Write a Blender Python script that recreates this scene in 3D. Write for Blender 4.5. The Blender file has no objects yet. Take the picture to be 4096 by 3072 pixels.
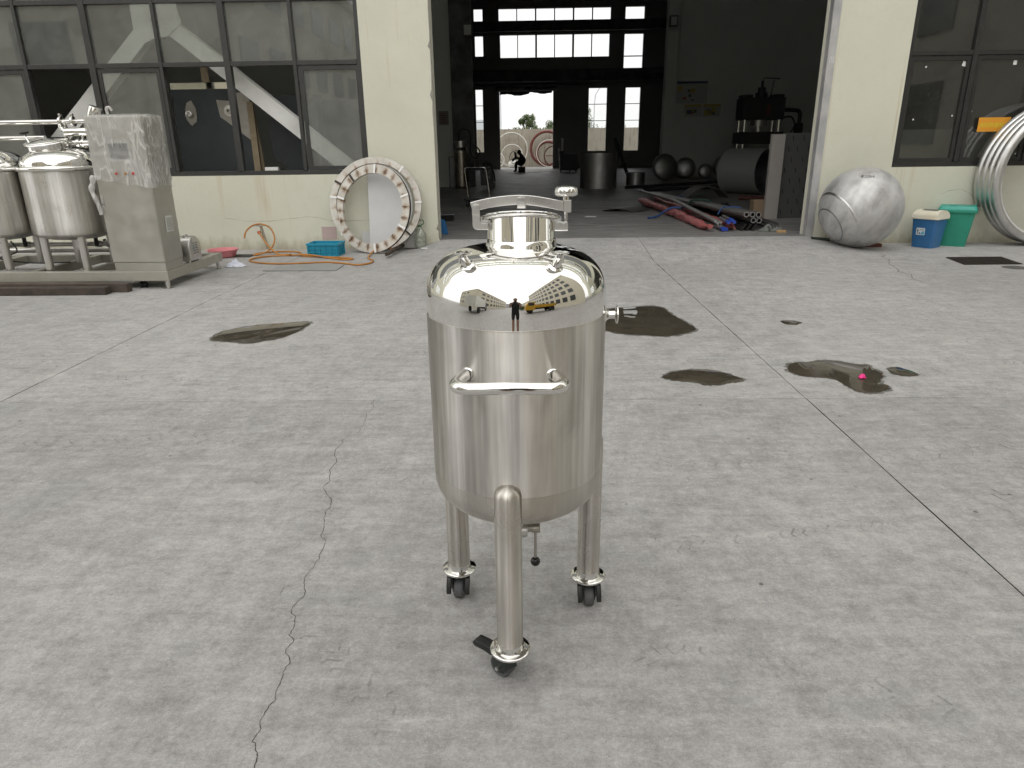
import bpy, bmesh, math, random
from mathutils import Vector, Matrix, noise
random.seed(11)
R = math.radians
SC = bpy.context.scene
COL = SC.collection
PI = math.pi
# ------------------------------------------------------------------ camera
CAM_H, PITCH, YAW, ROLL = 1.5, R(19.08), R(1.4), R(0.78)
fw = Vector((0, math.cos(PITCH), -math.sin(PITCH)))
up = Vector((0, math.sin(PITCH), math.cos(PITCH)))
rt = Vector((1, 0, 0))
r2 = rt * math.cos(ROLL) - up * math.sin(ROLL)
u2 = up * math.cos(ROLL) + rt * math.sin(ROLL)
RZ = Matrix.Rotation(YAW, 3, 'Z')
r2, u2, fw = RZ @ r2, RZ @ u2, RZ @ fw
cd = bpy.data.cameras.new('camera'); cam = bpy.data.objects.new('camera', cd); COL.objects.link(cam)
cd.sensor_width = 36; cd.lens = 36 * 2747 / 4096; cd.clip_start = 0.05; cd.clip_end = 2000
cam.matrix_world = Matrix(((r2.x, u2.x, -fw.x, 0), (r2.y, u2.y, -fw.y, 0), (r2.z, u2.z, -fw.z, CAM_H), (0, 0, 0, 1)))
SC.camera = cam
# ------------------------------------------------------------------ sky and sun (overcast)
SUN_EL, SUN_ROT = R(58), R(200)
w = bpy.data.worlds.new('World'); SC.world = w; w.use_nodes = True
nt = w.node_tree; nt.nodes.clear()
sky = nt.nodes.new('ShaderNodeTexSky'); sky.sky_type = 'NISHITA'; sky.sun_disc = False
sky.sun_elevation = SUN_EL; sky.sun_rotation = SUN_ROT; sky.air_density = 1.6; sky.dust_density = 6.0; sky.ozone_density = 1.0
hs = nt.nodes.new('ShaderNodeHueSaturation'); hs.inputs['Saturation'].default_value = 0.10
cl = nt.nodes.new('ShaderNodeMix'); cl.data_type = 'RGBA'; cl.inputs[0].default_value = 0.72
cl.inputs[7].default_value = (9.2, 9.15, 8.9, 1)      # even cloud layer in front of the clear sky
bg = nt.nodes.new('ShaderNodeBackground'); bg.inputs[1].default_value = 0.15
wo = nt.nodes.new('ShaderNodeOutputWorld')
nt.links.new(sky.outputs[0], hs.inputs['Color']); nt.links.new(hs.outputs[0], cl.inputs[6])
nt.links.new(cl.outputs[2], bg.inputs[0]); nt.links.new(bg.outputs[0], wo.inputs[0])
sd = bpy.data.lights.new('sun', 'SUN'); sd.energy = 0.5; sd.angle = R(170); sd.color = (1, .97, .92)
sun = bpy.data.objects.new('sun', sd); COL.objects.link(sun)
# light comes from behind the camera, a little from the left
_d = Vector((math.sin(SUN_ROT) * math.cos(SUN_EL), math.cos(SUN_ROT) * math.cos(SUN_EL), math.sin(SUN_EL)))
sun.rotation_euler = (-_d).to_track_quat('-Z', 'Y').to_euler(); sun.location = _d * 60
SC.view_settings.view_transform = 'Standard'; SC.view_settings.look = 'None'
SC.view_settings.exposure = 0.2; SC.view_settings.gamma = 1; SC.view_settings.use_curve_mapping = False
SC.render.engine = 'CYCLES'
SC.cycles.use_denoising = True
SC.cycles.max_bounces = 7; SC.cycles.diffuse_bounces = 4; SC.cycles.glossy_bounces = 4; SC.cycles.caustics_reflective = False; SC.cycles.caustics_refractive = False
SC.cycles.transparent_max_bounces = 12; SC.cycles.transmission_bounces = 4
SC.cycles.sample_clamp_indirect = 6
SC.cycles.use_adaptive_sampling = True; SC.cycles.adaptive_threshold = .02
# ------------------------------------------------------------------ mesh helpers
def T(x=0, y=0, z=0): return Matrix.Translation((x, y, z))
def RX(a): return Matrix.Rotation(R(a), 4, 'X')
def RY(a): return Matrix.Rotation(R(a), 4, 'Y')
def RZm(a): return Matrix.Rotation(R(a), 4, 'Z')
class MB:
    def __init__(s): s.v = []; s.f = []
    def add(s, v, f, M=None):
        o = len(s.v)
        s.v += [tuple(M @ Vector(p)) if M is not None else tuple(p) for p in v]
        s.f += [tuple(i + o for i in q) for q in f]
        return s
    def box(s, x0, x1, y0, y1, z0, z1, M=None):
        v = [(x, y, z) for x in (x0, x1) for y in (y0, y1) for z in (z0, z1)]
        return s.add(v, [(0, 1, 3, 2), (4, 6, 7, 5), (0, 4, 5, 1), (2, 3, 7, 6), (0, 2, 6, 4), (1, 5, 7, 3)], M)
    def cbox(s, c, d, M=None):
        return s.box(c[0] - d[0] / 2, c[0] + d[0] / 2, c[1] - d[1] / 2, c[1] + d[1] / 2, c[2] - d[2] / 2, c[2] + d[2] / 2, M)
    def lathe(s, prof, seg=48, M=None, a0=0, a1=2 * PI):
        full = abs(a1 - a0 - 2 * PI) < 1e-6
        n = seg if full else seg + 1
        v = []; f = []; idx = []
        for r, z in prof:
            if r < 1e-6: idx.append([len(v)] * n); v.append((0, 0, z))
            else:
                idx.append(list(range(len(v), len(v) + n)))
                v += [(r * math.cos(a0 + (a1 - a0) * k / seg), r * math.sin(a0 + (a1 - a0) * k / seg), z) for k in range(n)]
        for i in range(len(prof) - 1):
            for k in range(seg):
                k2 = (k + 1) % n
                q = [idx[i][k], idx[i][k2], idx[i + 1][k2], idx[i + 1][k]]
                u = []
                for t in q:
                    if t not in u: u.append(t)
                if len(u) > 2: f.append(tuple(u))
        return s.add(v, f, M)
    def cyl(s, r, z0, z1, seg=24, M=None, r1=None):
        r1 = r if r1 is None else r1
        return s.lathe([(0, z0), (r, z0), (r1, z1), (0, z1)], seg, M)
    def tube(s, pts, r, seg=10, closed=False, M=None, cap=True):
        P = [Vector(p) for p in pts]; n = len(P)
        rr = r if isinstance(r, (list, tuple)) else [r] * n
        tg = []
        for i in range(n):
            a = P[(i - 1) % n] if (closed or i > 0) else P[i]
            b = P[(i + 1) % n] if (closed or i < n - 1) else P[i]
            tg.append((b - a).normalized())
        t0 = tg[0]; nn = t0.orthogonal().normalized(); v = []; f = []
        for i in range(n):
            if i > 0:
                q = tg[i - 1].rotation_difference(tg[i]); nn = (q @ nn).normalized()
            b = tg[i].cross(nn).normalized()
            v += [P[i] + (nn * math.cos(2 * PI * k / seg) + b * math.sin(2 * PI * k / seg)) * rr[i] for k in range(seg)]
        for i in range(n if closed else n - 1):
            j = (i + 1) % n
            for k in range(seg):
                k2 = (k + 1) % seg
                f.append((i * seg + k, i * seg + k2, j * seg + k2, j * seg + k))
        if cap and not closed:
            f.append(tuple(range(seg - 1, -1, -1))); f.append(tuple((n - 1) * seg + k for k in range(seg)))
        return s.add(v, f, M)
    def prism(s, poly, h, M=None, z0=0):
        n = len(poly)
        v = [(x, y, z0) for x, y in poly] + [(x, y, z0 + h) for x, y in poly]
        f = [tuple(range(n - 1, -1, -1)), tuple(range(n, 2 * n))] + [(i, (i + 1) % n, n + (i + 1) % n, n + i) for i in range(n)]
        return s.add(v, f, M)
    def sphere(s, c, r, seg=24, M=None, sz=1):
        prof = [(r * math.sin(PI * i / (seg // 2)), -r * sz * math.cos(PI * i / (seg // 2))) for i in range(seg // 2 + 1)]
        prof[0] = (0, -r * sz); prof[-1] = (0, r * sz)
        return s.lathe(prof, seg, (M or Matrix()) @ T(*c))
    def build(s, name, mat, parent=None, smooth=40, bevel=0, bseg=2, weld=False, loc=None):
        me = bpy.data.meshes.new(name)
        me.from_pydata(s.v, [], s.f)
        bm = bmesh.new(); bm.from_mesh(me)
        if weld: bmesh.ops.remove_doubles(bm, verts=bm.verts, dist=1e-5)
        bmesh.ops.recalc_face_normals(bm, faces=bm.faces)
        if bevel:
            ed = [e for e in bm.edges if len(e.link_faces) == 2 and e.calc_face_angle(0) > R(30)]
            bmesh.ops.bevel(bm, geom=ed, offset=bevel, segments=bseg, affect='EDGES', profile=.5, clamp_overlap=True)
        bm.to_mesh(me); bm.free()
        if smooth:
            me.shade_smooth(); me.set_sharp_from_angle(angle=R(smooth))
        if mat is not None: me.materials.append(mat)
        o = bpy.data.objects.new(name, me); COL.objects.link(o)
        if parent is not None: o.parent = parent
        if loc: o.location = loc
        return o
def thing(name, label, cat, loc=(0, 0, 0), rz=0, group=None):
    o = bpy.data.objects.new(name, None); COL.objects.link(o); o.empty_display_size = .1
    o.location = loc; o.rotation_euler = (0, 0, R(rz))
    return tag(o, label, cat, group)
def tag(o, label, cat, group=None):
    o['label'] = label; o['category'] = cat
    if group: o['group'] = group
    return o
def struct(o, label=None):
    o['kind'] = 'structure'
    if label: o['label'] = label
    return o
def link_copy(o, parent=None):
    c = o.copy(); COL.objects.link(c)
    if parent is not None: c.parent = parent
    for ch in list(o.children): link_copy(ch, c)
    return c
def arc(c, r, a0, a1, n, plane='xy', z=0):
    out = []
    for i in range(n + 1):
        a = R(a0 + (a1 - a0) * i / n); x, y = c[0] + r * math.cos(a), c[1] + r * math.sin(a)
        out.append((x, y, z) if plane == 'xy' else (x, z, y))
    return out
def smoothpath(pts, n=6):
    P = [Vector(p) for p in pts]; out = []
    for i in range(len(P) - 1):
        a = P[max(i - 1, 0)]; b = P[i]; c = P[i + 1]; d = P[min(i + 2, len(P) - 1)]
        for k in range(n):
            t = k / n
            out.append(.5 * (2 * b + (c - a) * t + (2 * a - 5 * b + 4 * c - d) * t * t + (3 * b - a - 3 * c + d) * t ** 3))
    out.append(P[-1]); return out
def text_mb(body, size, depth=.0008, spacing=1):
    cu = bpy.data.curves.new('lettering', 'FONT'); cu.body = body; cu.size = size; cu.extrude = depth
    cu.align_x = 'CENTER'; cu.align_y = 'CENTER'; cu.resolution_u = 3
    ob = bpy.data.objects.new('lettering', cu); COL.objects.link(ob)
    dg = bpy.context.evaluated_depsgraph_get(); me = bpy.data.meshes.new_from_object(ob.evaluated_get(dg))
    mb = MB(); mb.v = [tuple(v.co) for v in me.vertices]; mb.f = [tuple(p.vertices) for p in me.polygons]
    bpy.data.objects.remove(ob); bpy.data.curves.remove(cu); bpy.data.meshes.remove(me)
    return mb
# ------------------------------------------------------------------ material helpers
class NT:
    def __init__(s, name):
        s.mat = bpy.data.materials.new(name); s.mat.use_nodes = True
        s.t = s.mat.node_tree; s.t.nodes.clear()
        s.out = s.t.nodes.new('ShaderNodeOutputMaterial')
    def n(s, typ, ins=None, **pr):
        nd = s.t.nodes.new('ShaderNode' + typ)
        for k, v in pr.items(): setattr(nd, k, v)
        for k, v in (ins or {}).items():
            i = nd.inputs[k]
            if isinstance(v, bpy.types.NodeSocket): s.t.links.new(v, i)
            else: i.default_value = v
        return nd
    def noise(s, vec, scale, detail=5, rough=.55, dist=0):
        return s.n('TexNoise', {'Vector': vec, 'Scale': scale, 'Detail': detail, 'Roughness': rough, 'Distortion': dist}).outputs[0]
    def ramp(s, fac, a, b, c0=0., c1=1.):
        return s.n('MapRange', {0: fac, 1: a, 2: b, 3: c0, 4: c1}).outputs[0]
    def mix(s, f, a, b, blend='MIX'):
        nd = s.n('Mix', data_type='RGBA', blend_type=blend)
        for i, v in ((0, f), (6, a), (7, b)):
            if isinstance(v, bpy.types.NodeSocket): s.t.links.new(v, nd.inputs[i])
            else: nd.inputs[i].default_value = v if i == 0 else (v[0], v[1], v[2], 1)
        return nd.outputs[2]
    def math(s, op, a, b=0., c=0.):
        nd = s.n('Math', operation=op)
        for i, v in enumerate((a, b, c)):
            if isinstance(v, bpy.types.NodeSocket): s.t.links.new(v, nd.inputs[i])
            else: nd.inputs[i].default_value = v
        return nd.outputs[0]
    def vec(s, kind='Object'):
        if kind == 'World': return s.n('NewGeometry').outputs['Position']
        return s.n('TexCoord').outputs[kind]
    def map(s, v, scale=(1, 1, 1), rot=(0, 0, 0), loc=(0, 0, 0)):
        return s.n('Mapping', {'Vector': v, 'Scale': scale, 'Rotation': rot, 'Location': loc}).outputs[0]
    def bump(s, h, strength=.2, dist=.01, normal=None):
        d = {'Height': h, 'Strength': strength, 'Distance': dist}
        if normal is not None: d['Normal'] = normal
        return s.n('Bump', d).outputs[0]
    def pbr(s, base, rough=.5, metal=0., normal=None, spec=.5, **kw):
        nd = s.t.nodes.new('ShaderNodeBsdfPrincipled')
        def st(k, v):
            i = nd.inputs[k]
            if isinstance(v, bpy.types.NodeSocket): s.t.links.new(v, i)
            else: i.default_value = (v[0], v[1], v[2], 1) if hasattr(v, '__len__') and len(v) == 3 and i.type == 'RGBA' else v
        st('Base Color', base); st('Roughness', rough); st('Metallic', metal); st('Specular IOR Level', spec)
        if normal is not None: st('Normal', normal)
        for k, v in kw.items(): st(k.replace('_', ' '), v)
        return nd
    def done(s, sh):
        s.t.links.new(sh.outputs[0] if hasattr(sh, 'outputs') else sh, s.out.inputs[0]); return s.mat
def mat(name, base, rough=.5, metal=0., var=None, vs=3., bump=0., bs=40., rvar=0., spec=.5, coord='Object'):
    """plain material with mottling (var = second colour), roughness variation and fine relief"""
    m = NT(name); v = m.vec(coord)
    c = base; rg = rough
    if var is not None:
        nz = m.noise(v, vs, 6, .6, .3); c = m.mix(m.ramp(nz, .3, .7), base, var)
    if rvar:
        nz2 = m.noise(v, vs * 2.3, 5, .6); rg = m.ramp(nz2, .3, .7, max(rough - rvar, .02), rough + rvar)
    nm = None
    if bump: nm = m.bump(m.noise(v, bs, 4, .6), bump, .004)
    return m.done(m.pbr(c, rg, metal, nm, spec))
# ------------------------------------------------------------------ materials
def concrete(name='yard_concrete', tone=1.0):
    m = NT(name); p = m.vec('World')
    big = m.noise(p, .45, 5, .6); f1 = m.noise(p, 5.2, 11, .76); f5 = m.noise(p, 85, 5, .82)
    f2 = m.noise(m.map(p, (.75, 3.6, 1), (0, 0, R(8))), 4.6, 9, .72)          # trowel sweeps and scuffs
    f3 = m.noise(p, 26, 8, .78); f4 = m.noise(m.map(p, (3.0, .8, 1), (0, 0, R(-50))), 4.2, 8, .72); grain = m.noise(p, 230, 4, .85)
    c = m.mix(m.ramp(big, .36, .64), tuple(x * tone for x in (.285, .278, .270)), tuple(x * tone for x in (.338, .330, .321)))
    def amp(n, k): return m.math('MULTIPLY', m.math('SUBTRACT', n, .5), k)
    val = m.math('ADD', m.math('ADD', amp(f1, 1.05), amp(f2, .85)), m.math('ADD', m.math('ADD', amp(f3, 1.1), amp(f4, .5)), m.math('ADD', m.math('ADD', amp(grain, 1.2), amp(f5, 1.15)), 1.02)))
    sm = m.noise(m.map(p, (1, 1.7, 1), loc=(5, 9, 0)), 5.6, 8, .70)
    val = m.math('MULTIPLY', val, m.ramp(sm, .56, .68, 1, .88))                 # dark smudges
    lt = m.noise(m.map(p, (.8, 3.2, 1), (0, 0, R(14)), (3, 7, 0)), 4.2, 8, .72)
    val = m.math('MULTIPLY', val, m.ramp(lt, .60, .72, 1, 1.22))                # pale scuffs
    c = m.n('VectorMath', {0: c, 'Scale': val}, operation='SCALE').outputs[0]
    gs = m.noise(m.map(p, (1, 1.3, 1), loc=(13, 4, 0)), 1.9, 7, .64)
    c = m.mix(m.ramp(gs, .60, .69, 0, .34), c, (.205, .232, .218))             # greenish damp stains
    vo = m.n('TexVoronoi', {'Vector': p, 'Scale': 6., 'Randomness': 1.}).outputs['Distance']
    sp = m.math('MULTIPLY', m.ramp(vo, .035, .075, 1, 0), m.ramp(m.noise(p, 2.1, 2), .53, .57))
    c = m.mix(m.math('MULTIPLY', sp, .8), c, (.05, .048, .045))                 # dark specks
    h = m.math('ADD', m.math('MULTIPLY', f3, .7), m.math('ADD', m.math('MULTIPLY', grain, .3), m.math('MULTIPLY', f1, .6)))
    return m.done(m.pbr(c, m.ramp(f1, .3, .7, .56, .80), 0, m.bump(h, .40, .006), .5))
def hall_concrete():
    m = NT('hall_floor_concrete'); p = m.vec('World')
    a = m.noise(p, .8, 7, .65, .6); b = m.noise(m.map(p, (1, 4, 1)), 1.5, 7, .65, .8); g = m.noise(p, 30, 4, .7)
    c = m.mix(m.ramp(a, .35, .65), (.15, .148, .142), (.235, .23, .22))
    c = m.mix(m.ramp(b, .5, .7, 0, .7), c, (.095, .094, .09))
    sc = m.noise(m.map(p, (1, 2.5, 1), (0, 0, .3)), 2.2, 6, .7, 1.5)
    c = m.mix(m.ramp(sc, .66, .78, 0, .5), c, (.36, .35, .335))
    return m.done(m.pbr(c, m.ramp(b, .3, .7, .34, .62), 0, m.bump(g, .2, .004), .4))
def stucco(name, base, dirt=True):
    m = NT(name); p = m.vec('World'); z = m.n('SeparateXYZ', {0: p}).outputs[2]
    a = m.noise(p, .7, 6, .6, .3); b = m.noise(p, 7, 7, .7)
    c = m.mix(m.ramp(a, .3, .7), base, tuple(x * .90 for x in base))
    c = m.mix(m.ramp(b, .55, .75, 0, .18), c, tuple(x * y for x, y in zip(base, (.78, .72, .62))))
    if dirt:
        zz = m.math('ADD', z, m.math('MULTIPLY', m.math('SUBTRACT', m.noise(m.map(p, (2, 2, .7)), 2.2, 6, .7), .5), .55))
        c = m.mix(m.ramp(zz, -.02, .20, .62, 0), c, (.26, .22, .13))          # splashed dirt along the foot of the wall
        stn = m.noise(m.map(p, (9, 9, .35)), 1.1, 5, .6)
        c = m.mix(m.math('MULTIPLY', m.ramp(stn, .63, .74, 0, .35), m.ramp(z, 1.2, .3, 1, .2)), c, (.47, .34, .16))   # rust runs
        x = m.n('SeparateXYZ', {0: p}).outputs[0]
        rx = m.math('MULTIPLY', m.ramp(m.math('ABSOLUTE', m.math('ADD', x, m.math('ADD', 4.06, m.math('MULTIPLY', m.math('SUBTRACT', z, .8), .06)))), .16, .04), m.ramp(m.noise(m.map(p, (16, 16, .5)), 1., 4, .6), .42, .60))
        rx = m.math('MULTIPLY', rx, m.math('MULTIPLY', m.ramp(z, 1.13, 1.10), m.ramp(z, .42, .75)))
        c = m.mix(m.math('MULTIPLY', rx, .45), c, (.50, .36, .17))                  # rust run under the open pane
        sp = m.noise(p, 38, 3, .7)
        c = m.mix(m.ramp(sp, .70, .76, 0, .5), c, (.25, .22, .17))
    h = m.math('ADD', m.noise(p, 55, 5, .7), m.math('MULTIPLY', m.noise(p, 140, 3, .7), .5))
    return m.done(m.pbr(c, .85, 0, m.bump(h, .55, .01), .25))
def steel(name, base=(.70, .68, .65), rough=.22, aniso=0., patch=0., tan='Z', grain=0., dirt=None, streak=0.):
    m = NT(name); v = m.vec('Object')
    n1 = m.noise(v, 5., 2, .5); c = base; rg = rough
    if patch:
        n2 = m.noise(m.map(v, (1.8, 1.8, .55)), 4.2, 3, .5)
        c = m.mix(m.ramp(n2, .35, .68), base, tuple(x * (1 - patch) for x in base))
        rg = m.ramp(n1, .3, .7, rough * .8, rough * 1.25)
    if dirt is not None:
        n3 = m.noise(m.map(v, (1, 1, .45)), 6, 4, .6, .3)
        c = m.mix(m.ramp(n3, .50, .70, 0, .55), c, dirt)
    if streak:      # vertical reflection bands painted into the colour, with polishing marks and heat tint
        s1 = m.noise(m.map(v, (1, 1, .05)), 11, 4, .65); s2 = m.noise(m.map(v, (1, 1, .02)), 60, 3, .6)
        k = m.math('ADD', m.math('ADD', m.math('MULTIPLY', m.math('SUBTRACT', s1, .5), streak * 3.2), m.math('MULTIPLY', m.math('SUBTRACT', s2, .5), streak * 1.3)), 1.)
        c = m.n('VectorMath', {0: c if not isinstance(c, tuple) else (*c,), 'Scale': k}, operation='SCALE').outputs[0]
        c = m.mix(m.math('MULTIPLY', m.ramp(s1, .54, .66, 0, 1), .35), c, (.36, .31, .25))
    nm = None
    if grain:
        g = m.noise(m.map(v, (6, 6, 420)) if tan == 'Z' else m.map(v, (300, 300, 5)), 1., 4, .7)
        nm = m.bump(g, grain, .0006)
    kw = {}
    if aniso:
        kw['Anisotropic'] = aniso
        kw['Tangent'] = m.n('Tangent', direction_type='RADIAL', axis='Z').outputs[0]
        kw['Anisotropic Rotation'] = 0.25 if tan == 'Z' else 0.
    return m.done(m.pbr(c, rg, 1., nm, .5, **{k.replace(' ', '_'): q for k, q in kw.items()}))
def glassmat(name, tint=(.80, .82, .80), dust=.10, gloss=.10, dustcol=(.35, .36, .33), rough=.02):
    m = NT(name); v = m.vec('World')
    tr = m.n('BsdfTransparent', {0: (*tint, 1)}); gl = m.n('BsdfGlossy', {'Color': (1, 1, 1, 1), 'Roughness': rough})
    df = m.n('BsdfDiffuse', {0: (*dustcol, 1)})
    nz = m.noise(v, 2.5, 6, .65)
    f1 = m.n('MixShader', {0: m.ramp(nz, .3, .7, dust * .6, dust * 1.4), 1: tr.outputs[0], 2: df.outputs[0]})
    fr = m.n('LayerWeight', {'Blend': .25}).outputs['Fresnel']
    fac = m.math('ADD', m.math('MULTIPLY', fr, .55), gloss)
    f2 = m.n('MixShader', {0: fac, 1: f1.outputs[0], 2: gl.outputs[0]})
    return m.done(f2)
MC = concrete(); MC2 = concrete('yard_concrete_far_brightened', 1.10); MHF = hall_concrete()  # MC2: far slab row, grazing brightness of the distant yard painted in as paler tone
MWALL = stucco('cream_stucco', (.70, .692, .575))
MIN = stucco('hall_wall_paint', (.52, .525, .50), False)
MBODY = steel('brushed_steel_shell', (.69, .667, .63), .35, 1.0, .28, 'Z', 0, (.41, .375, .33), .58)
MBOTH = steel('buffed_bottom_steel', (.62, .59, .545), .30, 1.0, .2, 'Z', 0, (.36, .32, .26), .2)
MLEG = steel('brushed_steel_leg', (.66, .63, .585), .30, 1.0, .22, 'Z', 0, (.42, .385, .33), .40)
MPOL = steel('mirror_polished_steel', (.80, .79, .77), .018)
MPOL2 = steel('polished_steel_fitting', (.78, .77, .745), .07)
MSAT = steel('satin_steel', (.66, .645, .62), .33, 0, .12)
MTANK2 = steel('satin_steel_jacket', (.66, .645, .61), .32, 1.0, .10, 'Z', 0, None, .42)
MCAB = steel('brushed_cabinet_sheet', (.55, .535, .49), .42, 0, .06, 'Z', 0)
MSPH = steel('raw_mill_finish_steel', (.64, .635, .625), .68, 0, .14, 'Z', 0, (.36, .35, .34))
MCOIL = steel('raw_coil_steel', (.66, .655, .64), .36, 0, .10, 'Z', 0, (.42, .41, .40))
MDARKST = steel('dull_plate_steel', (.32, .335, .34), .5, 0, .2, 'Z', 0, (.16, .17, .18))
MBLACK = mat('black_powder_coat', (.008, .009, .009), .38, 0, (.014, .015, .014), 12, .1, 90)
MGREENBLK = mat('dark_green_black_caster_paint', (.006, .012, .010), .3, 0, (.012, .018, .016), 10, .08, 80)
MRUB = mat('grey_tread_rubber', (.065, .068, .075), .65, 0, (.09, .09, .092), 14, .15, 120)
MZINC = mat('zinc_plated_bolt', (.72, .72, .70), .28, 1., (.60, .60, .58), 40)
MBALL = mat('black_bakelite', (.006, .006, .006), .12)
MFRAME = mat('dark_bronze_window_frame', (.030, .031, .030), .42, .0, (.045, .044, .042), 5, .05, 60)
MFRAME2 = mat('black_window_frame', (.018, .018, .017), .45, 0, (.028, .027, .025), 5, .05, 60)
MWHITE = mat('white_steel_paint', (.80, .80, .775), .5, 0, (.62, .62, .58), 2.2, .08, 30)
MGALV = mat('worn_galvanised_angle', (.42, .42, .43), .5, .55, (.60, .59, .58), 3.5, .12, 30, .1)
MGLASS = glassmat('dusty_tinted_glass', (.92, .935, .92), .105, .045, (.72, .73, .69))
MGLASS2 = glassmat('dark_speckled_glass', (.62, .63, .61), .07, .035, (.26, .26, .24))
MGLASS3 = glassmat('hazed_rear_glass', (.97, .98, .98), .03, .02, (.75, .76, .76))
MWET = None
def puddle():
    m = NT('standing_water'); v = m.vec('World')
    c = m.mix(m.ramp(m.noise(v, 6, 6, .7), .3, .7), (.040, .035, .026), (.075, .064, .047))
    nm = m.bump(m.noise(m.map(v, (2, 5, 1)), 3, 2, .5), .012, .004)
    return m.done(m.pbr(c, .025, 0, nm, .4, IOR=1.33))
MWET = puddle()
MCRK = mat('crack_shadow_dirt', (.06, .057, .052), .95, 0, (.035, .033, .03), 30)
MJOINT = mat('joint_filler', (.022, .021, .02), 1., 0, (.04, .038, .035), 14, 0., 60, 0., 0.)
# ------------------------------------------------------------------ ground
W = 10.95          # front face of the factory wall
HF = .13           # hall floor level
def sstep(t): t = min(max(t, 0), 1); return t * t * (3 - 2 * t)
def hz(x, y):      # the yard rises to the door sill
    fx = sstep((x + 1.85) / .6) if x < 1.5 else sstep((5.25 - x) / 1.0)
    return .126 * sstep((y - 9.2) / 1.72) * fx
yard = struct(MB().box(-320, 320, -320, 320, -.4, -.012).build('yard', MC, smooth=0))
JX = [-13.55, -8.46, -3.37, 1.723, 6.812, 11.9]; JY = [-9.8, -2.88, 4.035, W + .04]
def slab(x0, x1, y0, y1, nx, ny):
    rs = random.Random(int(x0 * 100 + y0 * 7)); g = .0034
    def jit(): return rs.uniform(-.0022, .0022)
    jl = [jit() for _ in range(ny + 1)]; jr = [jit() for _ in range(ny + 1)]; jb = [jit() for _ in range(nx + 1)]; jt = [jit() for _ in range(nx + 1)]
    v = []; f = []
    gy1 = g * .45 if y1 < 9 else 0; gy0 = g * .45
    for j in range(ny + 1):
        for i in range(nx + 1):
            x = x0 + g + (x1 - x0 - 2 * g) * i / nx; y = y0 + gy0 + (y1 - y0 - gy0 - gy1) * j / ny
            if i == 0: x += jl[j]
            if i == nx: x += jr[j]
            if j == 0: y += jb[i]
            if j == ny and y1 < 9: y += jt[i] * .6
            v.append((x, y, hz(x, y)))
    n = nx + 1
    for j in range(ny):
        for i in range(nx): f.append((j * n + i, j * n + i + 1, (j + 1) * n + i + 1, (j + 1) * n + i))
    # skirt
    b = [i for i in range(nx + 1)] + [j * n + nx for j in range(1, ny + 1)] + [ny * n + i for i in range(nx - 1, -1, -1)] + [j * n for j in range(ny - 1, 0, -1)]
    o = len(v); v += [(v[i][0], v[i][1], -.0115) for i in b]
    for k in range(len(b)): f.append((b[k], b[(k + 1) % len(b)], o + (k + 1) % len(b), o + k))
    return MB().add(v, f).build('slab', MC2 if y1 > 9 else MC, yard, smooth=30)
for i in range(5):
    for j in range(3):
        fine = j == 2
        slab(JX[i], JX[i + 1], JY[j], JY[j + 1], 60 if fine else 24, 60 if fine else 24)
for x in JX:
    MB().box(x - .009, x + .009, -9.8, 9.2, -.011, -.0012).build('joint_filler', MJOINT, yard, smooth=0)
for y in JY[:3]:
    MB().box(-13.5, 11.9, y - .006, y + .006, -.0105, -.0016).build('joint_filler', MJOINT, yard, smooth=0)
def crack(pts, w0=.004, seed=1, sub=4):
    rs = random.Random(seed); P = []
    for i in range(len(pts) - 1):
        a, b = Vector(pts[i]), Vector(pts[i + 1])
        for k in range(sub):
            q = a.lerp(b, k / sub); L = (b - a).length
            P.append(q + Vector((rs.uniform(-1, 1), rs.uniform(-1, 1))) * L * .07)
    P.append(Vector(pts[-1])); v = []; f = []
    for i, q in enumerate(P):
        d = (P[min(i + 1, len(P) - 1)] - P[max(i - 1, 0)]).normalized(); nrm = Vector((-d.y, d.x))
        ww = w0 * rs.uniform(.35, 1.25) * .5
        if i in (0, len(P) - 1): ww = .0004
        for sgn in (-1, 1):
            c = q + nrm * ww * sgn; v.append((c.x, c.y, hz(c.x, c.y) + .0012))
    for i in range(len(P) - 1): f.append((2 * i, 2 * i + 1, 2 * i + 3, 2 * i + 2))
    return MB().add(v, f).build('crack', MCRK, yard, smooth=0)
crack([(-0.971, 4.054), (-0.968, 3.979), (-0.941, 3.896), (-0.963, 3.818), (-0.95, 3.733), (-0.949, 3.62), (-0.954, 3.498)], .0024, 1)
crack([(-0.998, 3.462), (-1.019, 3.29), (-0.981, 3.139), (-0.963, 2.978), (-0.948, 2.934), (-0.968, 2.871), (-0.929, 2.8), (-0.894, 2.751), (-0.879, 2.694), (-0.889, 2.639), (-0.866, 2.535), (-0.854, 2.442), (-0.821, 2.406), (-0.811, 2.345), (-0.815, 2.259), (-0.825, 2.184), (-0.828, 2.12), (-0.796, 2.059), (-0.822, 1.983), (-0.811, 1.949), (-0.79, 1.922), (-0.781, 1.869), (-0.784, 1.839), (-0.76, 1.814), (-0.772, 1.77), (-0.74, 1.711), (-0.747, 1.684), (-0.739, 1.632), (-0.741, 1.583), (-0.732, 1.56), (-0.743, 1.54), (-0.751, 1.491), (-0.739, 1.455), (-0.742, 1.414), (-0.718, 1.377), (-0.711, 1.361), (-0.711, 1.33), (-0.701, 1.282)], .0025, 2)
crack([(5.011, 9.878), (4.869, 9.472), (4.679, 9.009), (4.607, 8.665), (4.513, 8.425), (4.553, 8.267), (4.43, 7.905), (4.427, 7.666), (4.501, 7.468)], .008, 3)

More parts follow.
